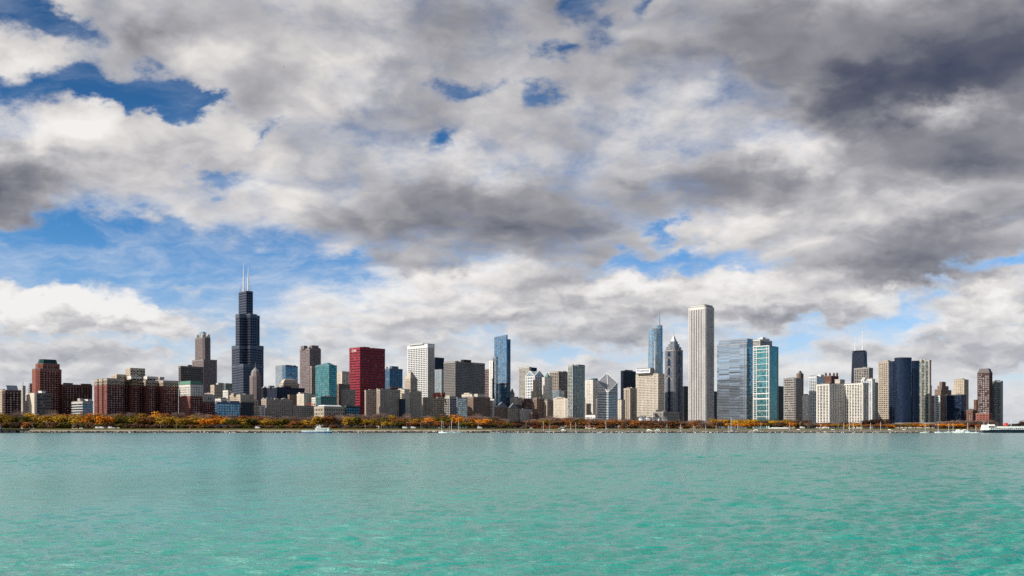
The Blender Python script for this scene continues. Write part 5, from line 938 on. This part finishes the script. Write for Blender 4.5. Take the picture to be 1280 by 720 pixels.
def tree(px, D_, H_, wd, kind, shrub=False, row='front'):
    i = len(TREES); k = (i*7+3) % (3 if shrub else 4); name = 'shrub' if shrub else ('bare_tree' if kind == 'bare' else 'tree')
    d_ = D_-(1050+78*min(1, max(0, (px-625)/40))); gz = np.interp(d_, [0, 22, 60, 90, 400], [2.9, 3.5, 4.7, 5.0, 4.0])
    r = empty(name, at(px, D_, gz-.15)); r.rotation_euler.z = (i*2.4) % 6.28; wk = wd/(1.5 if shrub else .95); r.scale = (wk, wk, H_)
    if shrub: c = bpy.data.objects.new('foliage', PROT[('s'+kind, k)])
    else: c = bpy.data.objects.new('crown', PROT[(kind, k)])
    COL.objects.link(c); c.parent = r
    t = bpy.data.objects.new('stem' if shrub else 'trunk', TRK[i % 4]); COL.objects.link(t); t.parent = r
    if shrub: t.scale = (1, 1, .6)
    TREES.append((px, kind, shrub, row, near_building(px), r))
rr = random.Random(77)
def prow(x0, x1, step, D_, ytop, kinds, jit=1.6, wf=2.1, shrub=False, row='front', dj=8):
    x = x0
    while x < x1:
        D1 = D_+rr.uniform(-dj, dj); px = x+rr.uniform(-.25, .25)*step; yt = (np.interp(px, *zip(*ytop)) if isinstance(ytop, (list, tuple)) else ytop)+rr.uniform(-jit, jit); H_ = (HZ-yt)*D1/F+CH-4.7
        ks = kinds if isinstance(kinds, str) else rr.choices([k for k, _ in kinds], [w for _, w in kinds])[0]
        tree(px, D1, max(2.0, H_), step*D1/F*wf*rr.uniform(.85, 1.25), ks, shrub, row); x += step*rr.uniform(.85, 1.15)
L1 = [('gold', 3), ('orange', 4), ('olive', 4), ('yellow', 1), ('rust', 2)]
prow(-6, 330, 11.5, 1330, [(0, 514.5), (250, 515), (330, 520)], [('rust', 3), ('orange', 3), ('gold', 2), ('bare', 4)], row='back')
prow(-2, 336, 12.5, 1275, [(0, 517), (150, 517), (200, 519), (330, 522.5)], [('gold', 7), ('orange', 3), ('olive', 3.5), ('yellow', 1.3), ('rust', .6)], row='middle')
prow(-8, 470, 9, 1200, [(0, 526), (100, 526.5), (200, 529.5), (470, 531.5)], [('brown', 5), ('olive', 3), ('rust', 1.5)], jit=.5, shrub=True, wf=2.2, row='hedge', dj=4)
prow(330, 478, 11, 1370, [(330, 518.5), (400, 520), (430, 516), (478, 515.5)], [('bare', 6), ('brown', 1)], row='back')
prow(333, 480, 11, 1300, [(333, 523), (385, 523), (395, 518.5), (412, 517), (440, 519), (480, 521)], [('gold', 5), ('orange', 3), ('olive', 2.5), ('bare', 1), ('rust', 1)], row='middle')
prow(478, 640, 10.5, 1380, [(478, 515.5), (500, 518), (540, 518), (570, 516), (600, 518.5), (640, 522)], [('bare', 7), ('gold', .6), ('brown', 1)], row='back')
prow(480, 640, 11, 1310, [(480, 521), (520, 522.5), (560, 519), (600, 521), (640, 525)], [('bare', 2), ('orange', 2), ('olive', 2.5), ('rust', 2), ('gold', 1)], row='middle')
prow(486, 640, 10, 1245, [(486, 526.5), (560, 525.5), (640, 529)], [('olive', 1.6), ('rust', 4), ('red', 2), ('brown', 2), ('gold', 1)], row='front')
prow(640, 668, 10, 1390, [(640, 525), (668, 524)], [('darkbrown', 2), ('brown', 2)], row='back'); prow(640, 668, 9, 1300, 528.5, [('red', 2), ('darkbrown', 2)], row='front')
prow(668, 895, 10.5, 1400, [(668, 524), (690, 519), (730, 521), (790, 523), (895, 524.5)], [('bare', 3), ('brown', 3), ('rust', 2)], row='back', jit=.9)
prow(672, 895, 10.5, 1310, [(672, 525), (700, 522.5), (800, 525), (895, 527)], [('rust', 5), ('brown', 3), ('olive', 1), ('gold', .8), ('bare', 1)], row='middle', jit=1)
prow(660, 895, 10, 1230, [(660, 531), (895, 531.5)], [('brown', 3), ('darkbrown', 1), ('red', 1), ('rust', 1.5)], jit=.6, shrub=True, row='front')
prow(893, 946, 8.5, 1400, 522.6, [('yellow', 1)], jit=.3, row='back'); prow(946, 1012, 10, 1400, 523.5, [('brown', 3), ('olive', 1)], row='back', jit=.5); prow(969, 988, 8, 1370, 524, [('gold', 1), ('yellow', 1)], row='back', jit=.4)
prow(896, 1012, 11, 1300, 527.5, [('brown', 2), ('orange', 2), ('rust', 2), ('olive', 1)], row='middle')
prow(1012, 1080, 9, 1400, 527, [('bare', 3), ('brown', 3), ('darkbrown', 2)], row='back', jit=.8)
prow(1014, 1200, 10.5, 1270, 529.3, [('orange', 5), ('rust', 2), ('gold', 2), ('bare', 1.5)], row='front', jit=1.2)
prow(1081, 1108, 8, 1390, [(1081, 524), (1092, 521.5), (1104, 522), (1108, 525)], [('darkbrown', 1)], row='back', jit=.4)
prow(1106, 1176, 10, 1330, 528.5, [('bare', 4), ('brown', 1), ('olive', 1)], row='middle')
prow(1176, 1240, 9.5, 1370, [(1176, 525.5), (1240, 524.5)], [('bare', 6), ('rust', 1)], row='back', jit=.8); prow(1168, 1236, 9.5, 1300, 529, [('brown', 2), ('red', 1.5), ('rust', 2), ('bare', 2)], row='front')
prow(1254, 1300, 7, 1500, [(1254, 531), (1266, 528.5), (1272, 525.5), (1300, 524)], [('darkbrown', 1)], jit=.5, row='back')
from collections import defaultdict
grp = defaultdict(list)
for t in TREES: grp[(t[1], t[2], t[3], t[4])].append(t)
OD = ['first', 'second', 'third', 'fourth', 'fifth', 'sixth', 'seventh', 'eighth', 'ninth', 'tenth', 'eleventh', 'twelfth', 'thirteenth', 'fourteenth', 'fifteenth']
for (kind, shrub, row, near), ts in grp.items():
    ts.sort(key=lambda t: t[0]); noun = 'shrub' if shrub else 'tree'; rw = {'hedge': 'hedge', 'front': 'front row', 'middle': 'mid row', 'back': 'back row'}[row]
    for i, t in enumerate(ts):
        near = near.replace('small ', '') if len(near.split()) > 4 else near; pos = 'only' if len(ts) == 1 else (OD[i] if i < len(OD) else 'last'); tail = '' if len(ts) == 1 else ' from left'
        near = 'pale grey building' if near == 'pale grey building' else near; tag(t[5], f"{pos} {KW[kind]} {noun}{tail} in {rw} below {near}".replace('  ', ' '), noun, f"{KW[kind]} {noun}s along the shore")

# ------------------------------------------------------------------ lamp posts, cars
def make_lamp(o):
    r = empty('street_lamp', o); mb = MB(); mb.tube(tuple(o), tuple(o+Vector((0, 0, 9.5))), .16, .10, 8); mb.build('pole', X['pale_granite'], r)
    mb = MB(); obox(mb, o, .9, 0, 9.4, 2.0, .4, .25); mb.build('lamp_head', X['white_metal'], r); return r
lamps = [(57, 1230, 'below the green roofed brick tower'), (201, 1160, 'below the hotel wing, left of the green mansard building'), (69.5, 1240, 'right of the one below the green roofed brick tower'), (220.5, 1150, 'below the right end of the hotel'), (476.7, 1165, 'below the thin sunlit corner block'), (508.5, 1150, 'below the cream stone building'), (526, 1170, 'below the stepped pyramid tower'), (554.5, 1180, 'left of the pair of masts'), (598, 1190, 'below the brown stone block with many windows'), (657.5, 1195, 'below the white gable topped tower'), (1000, 1240, 'below the slim pointed brown tower'), (1048, 1230, 'below the broad white ribbed block')]
l0 = make_lamp(at(57, 1230, 4.7))
for i, (px, D_, w_) in enumerate(lamps):
    o = l0 if i == 0 else copy_tree(l0); o.location = at(px, D_, 4.4 if D_ > 1165 else 3.6); o.rotation_euler.z = R(i*70); tag(o, 'pale street lamp on the lawn '+w_, 'street lamp', 'street lamps in the park')
carp = [mat('car_white', (.75, .75, .75), .3, var=0), mat('car_silver', (.4, .42, .45), .3, .5, var=0), red_paint, mat('car_dark', (.03, .03, .04), .3, var=0)]
def make_car(o, pm, van):
    r = empty('parked_van' if van else 'parked_car', o); L_, H_ = (6.4, 2.6) if van else (4.6, 1.45); mb = MB(); obox(mb, o, 0, 0, .35, L_, 1.85, H_*.48); 
    obox(mb, o, -.2 if not van else -.5, 0, .35+H_*.48, L_*(.55 if not van else .82), 1.7, H_*.42, 0, .86); mb.build('body', pm, r)
    mb = MB(); obox(mb, o, -.2 if not van else 1.0, 0, .42+H_*.5, L_*(.5 if not van else .4), 1.76, H_*.26, 0, .92); mb.build('window', G['dark'], r)
    for u in (-.32, .32):
        for v in (-.85, .85): c = frame_pt(o, u*L_, v, .35); mb = MB(); mb.tube(tuple(c-FW*.12), tuple(c+FW*.12), .35, .35, 10); mb.build('wheel', X['black_metal'], r)
    return r
cars = [(71, 1205, 0, 0, 'silver grey car on the park road below the green roofed brick tower', 1), (122, 1190, 0, 1, 'white van on the park road below the hotel sunlit end', 0), (127.5, 1190, 0, 1, 'white van right behind another below the hotel sunlit end', 0), (138, 1189, 0, 1, 'white van below the hotel left wing', 0), (142.5, 1189, 0, 0, 'white car beside a van below the hotel left wing', 0), (148, 1190, 0, 0, 'white car right of the vans below the hotel', 0), (322, 1168, 0, 1, 'white van on the shore lawn below the wide grey brown hotel', 0), (56, 1202, 0, 0, 'red car by the hedge below the green roofed brick tower', 2), (506, 1172, 0, 1, 'white van below the cream stone building', 0), (516.5, 1173, 0, 1, 'white van below the stepped pyramid tower', 0), (537.5, 1172, 0, 0, 'dark car on the path below the grey classical block', 3), (549, 1182, 0, 0, 'silver car below the grey classical block', 1), (703, 1206, 0, 1, 'silver van on the harbour road below the sunlit cream block', 1), (708, 1205, 0, 0, 'dark car beside the silver van', 3), (599.5, 1190, 0, 1, 'white van below the brown stone block with many windows', 0), (775, 1208, 0, 0, 'red car below the small cream building', 2), (1003, 1206, 0, 1, 'white van right of the harbour clubhouse', 0), (1022, 1206, 0, 0, 'white car below the white topped blue glass tower', 0), (1032, 1207, 0, 1, 'white van below the broad white ribbed block', 0), (851, 1207, 0, 0, 'white car below the sharp tipped tower', 0), (664, 1200, 0, 0, 'white car below the sandstone setback tower', 0)]
for px, D_, _, van, lab, ci in cars:
    sh = 1050+78*min(1, max(0, (px-625)/40)); gz = float(np.interp(D_-sh, [0, 22, 60, 90, 400], [2.9, 3.5, 4.7, 5.0, 4.0]))+.05
    r = make_car(at(px, D_, gz), carp[ci], van); tag(r, lab, 'van' if van else 'car', 'vehicles parked along the shore')
# a gull high over the lake
g0 = FW*380+RT*(380*(355-640)/F); o = Vector((g0.x, g0.y, zat(84, 380))); mb = MB()
mb.tube(tuple(frame_pt(o, -.28, 0, 0)), tuple(frame_pt(o, .05, 0, .02)), .05, .09, 8); mb.tube(tuple(frame_pt(o, .05, 0, .02)), tuple(frame_pt(o, .34, 0, .04)), .09, .03, 8)
for s in (-1, 1): mb.add([tuple(frame_pt(o, .12, 0, .03)), tuple(frame_pt(o, .16, s*.3, .22)), tuple(frame_pt(o, -.02, s*.72, .12)), tuple(frame_pt(o, -.04, s*.3, .18)), tuple(frame_pt(o, -.1, 0, .02))], [(0, 1, 2, 3, 4)])
solo(mb, 'gull', mat('gull_feathers', (.12, .12, .13), var=0), tuple(o), 'tiny dark gull flying high among the clouds', 'bird')
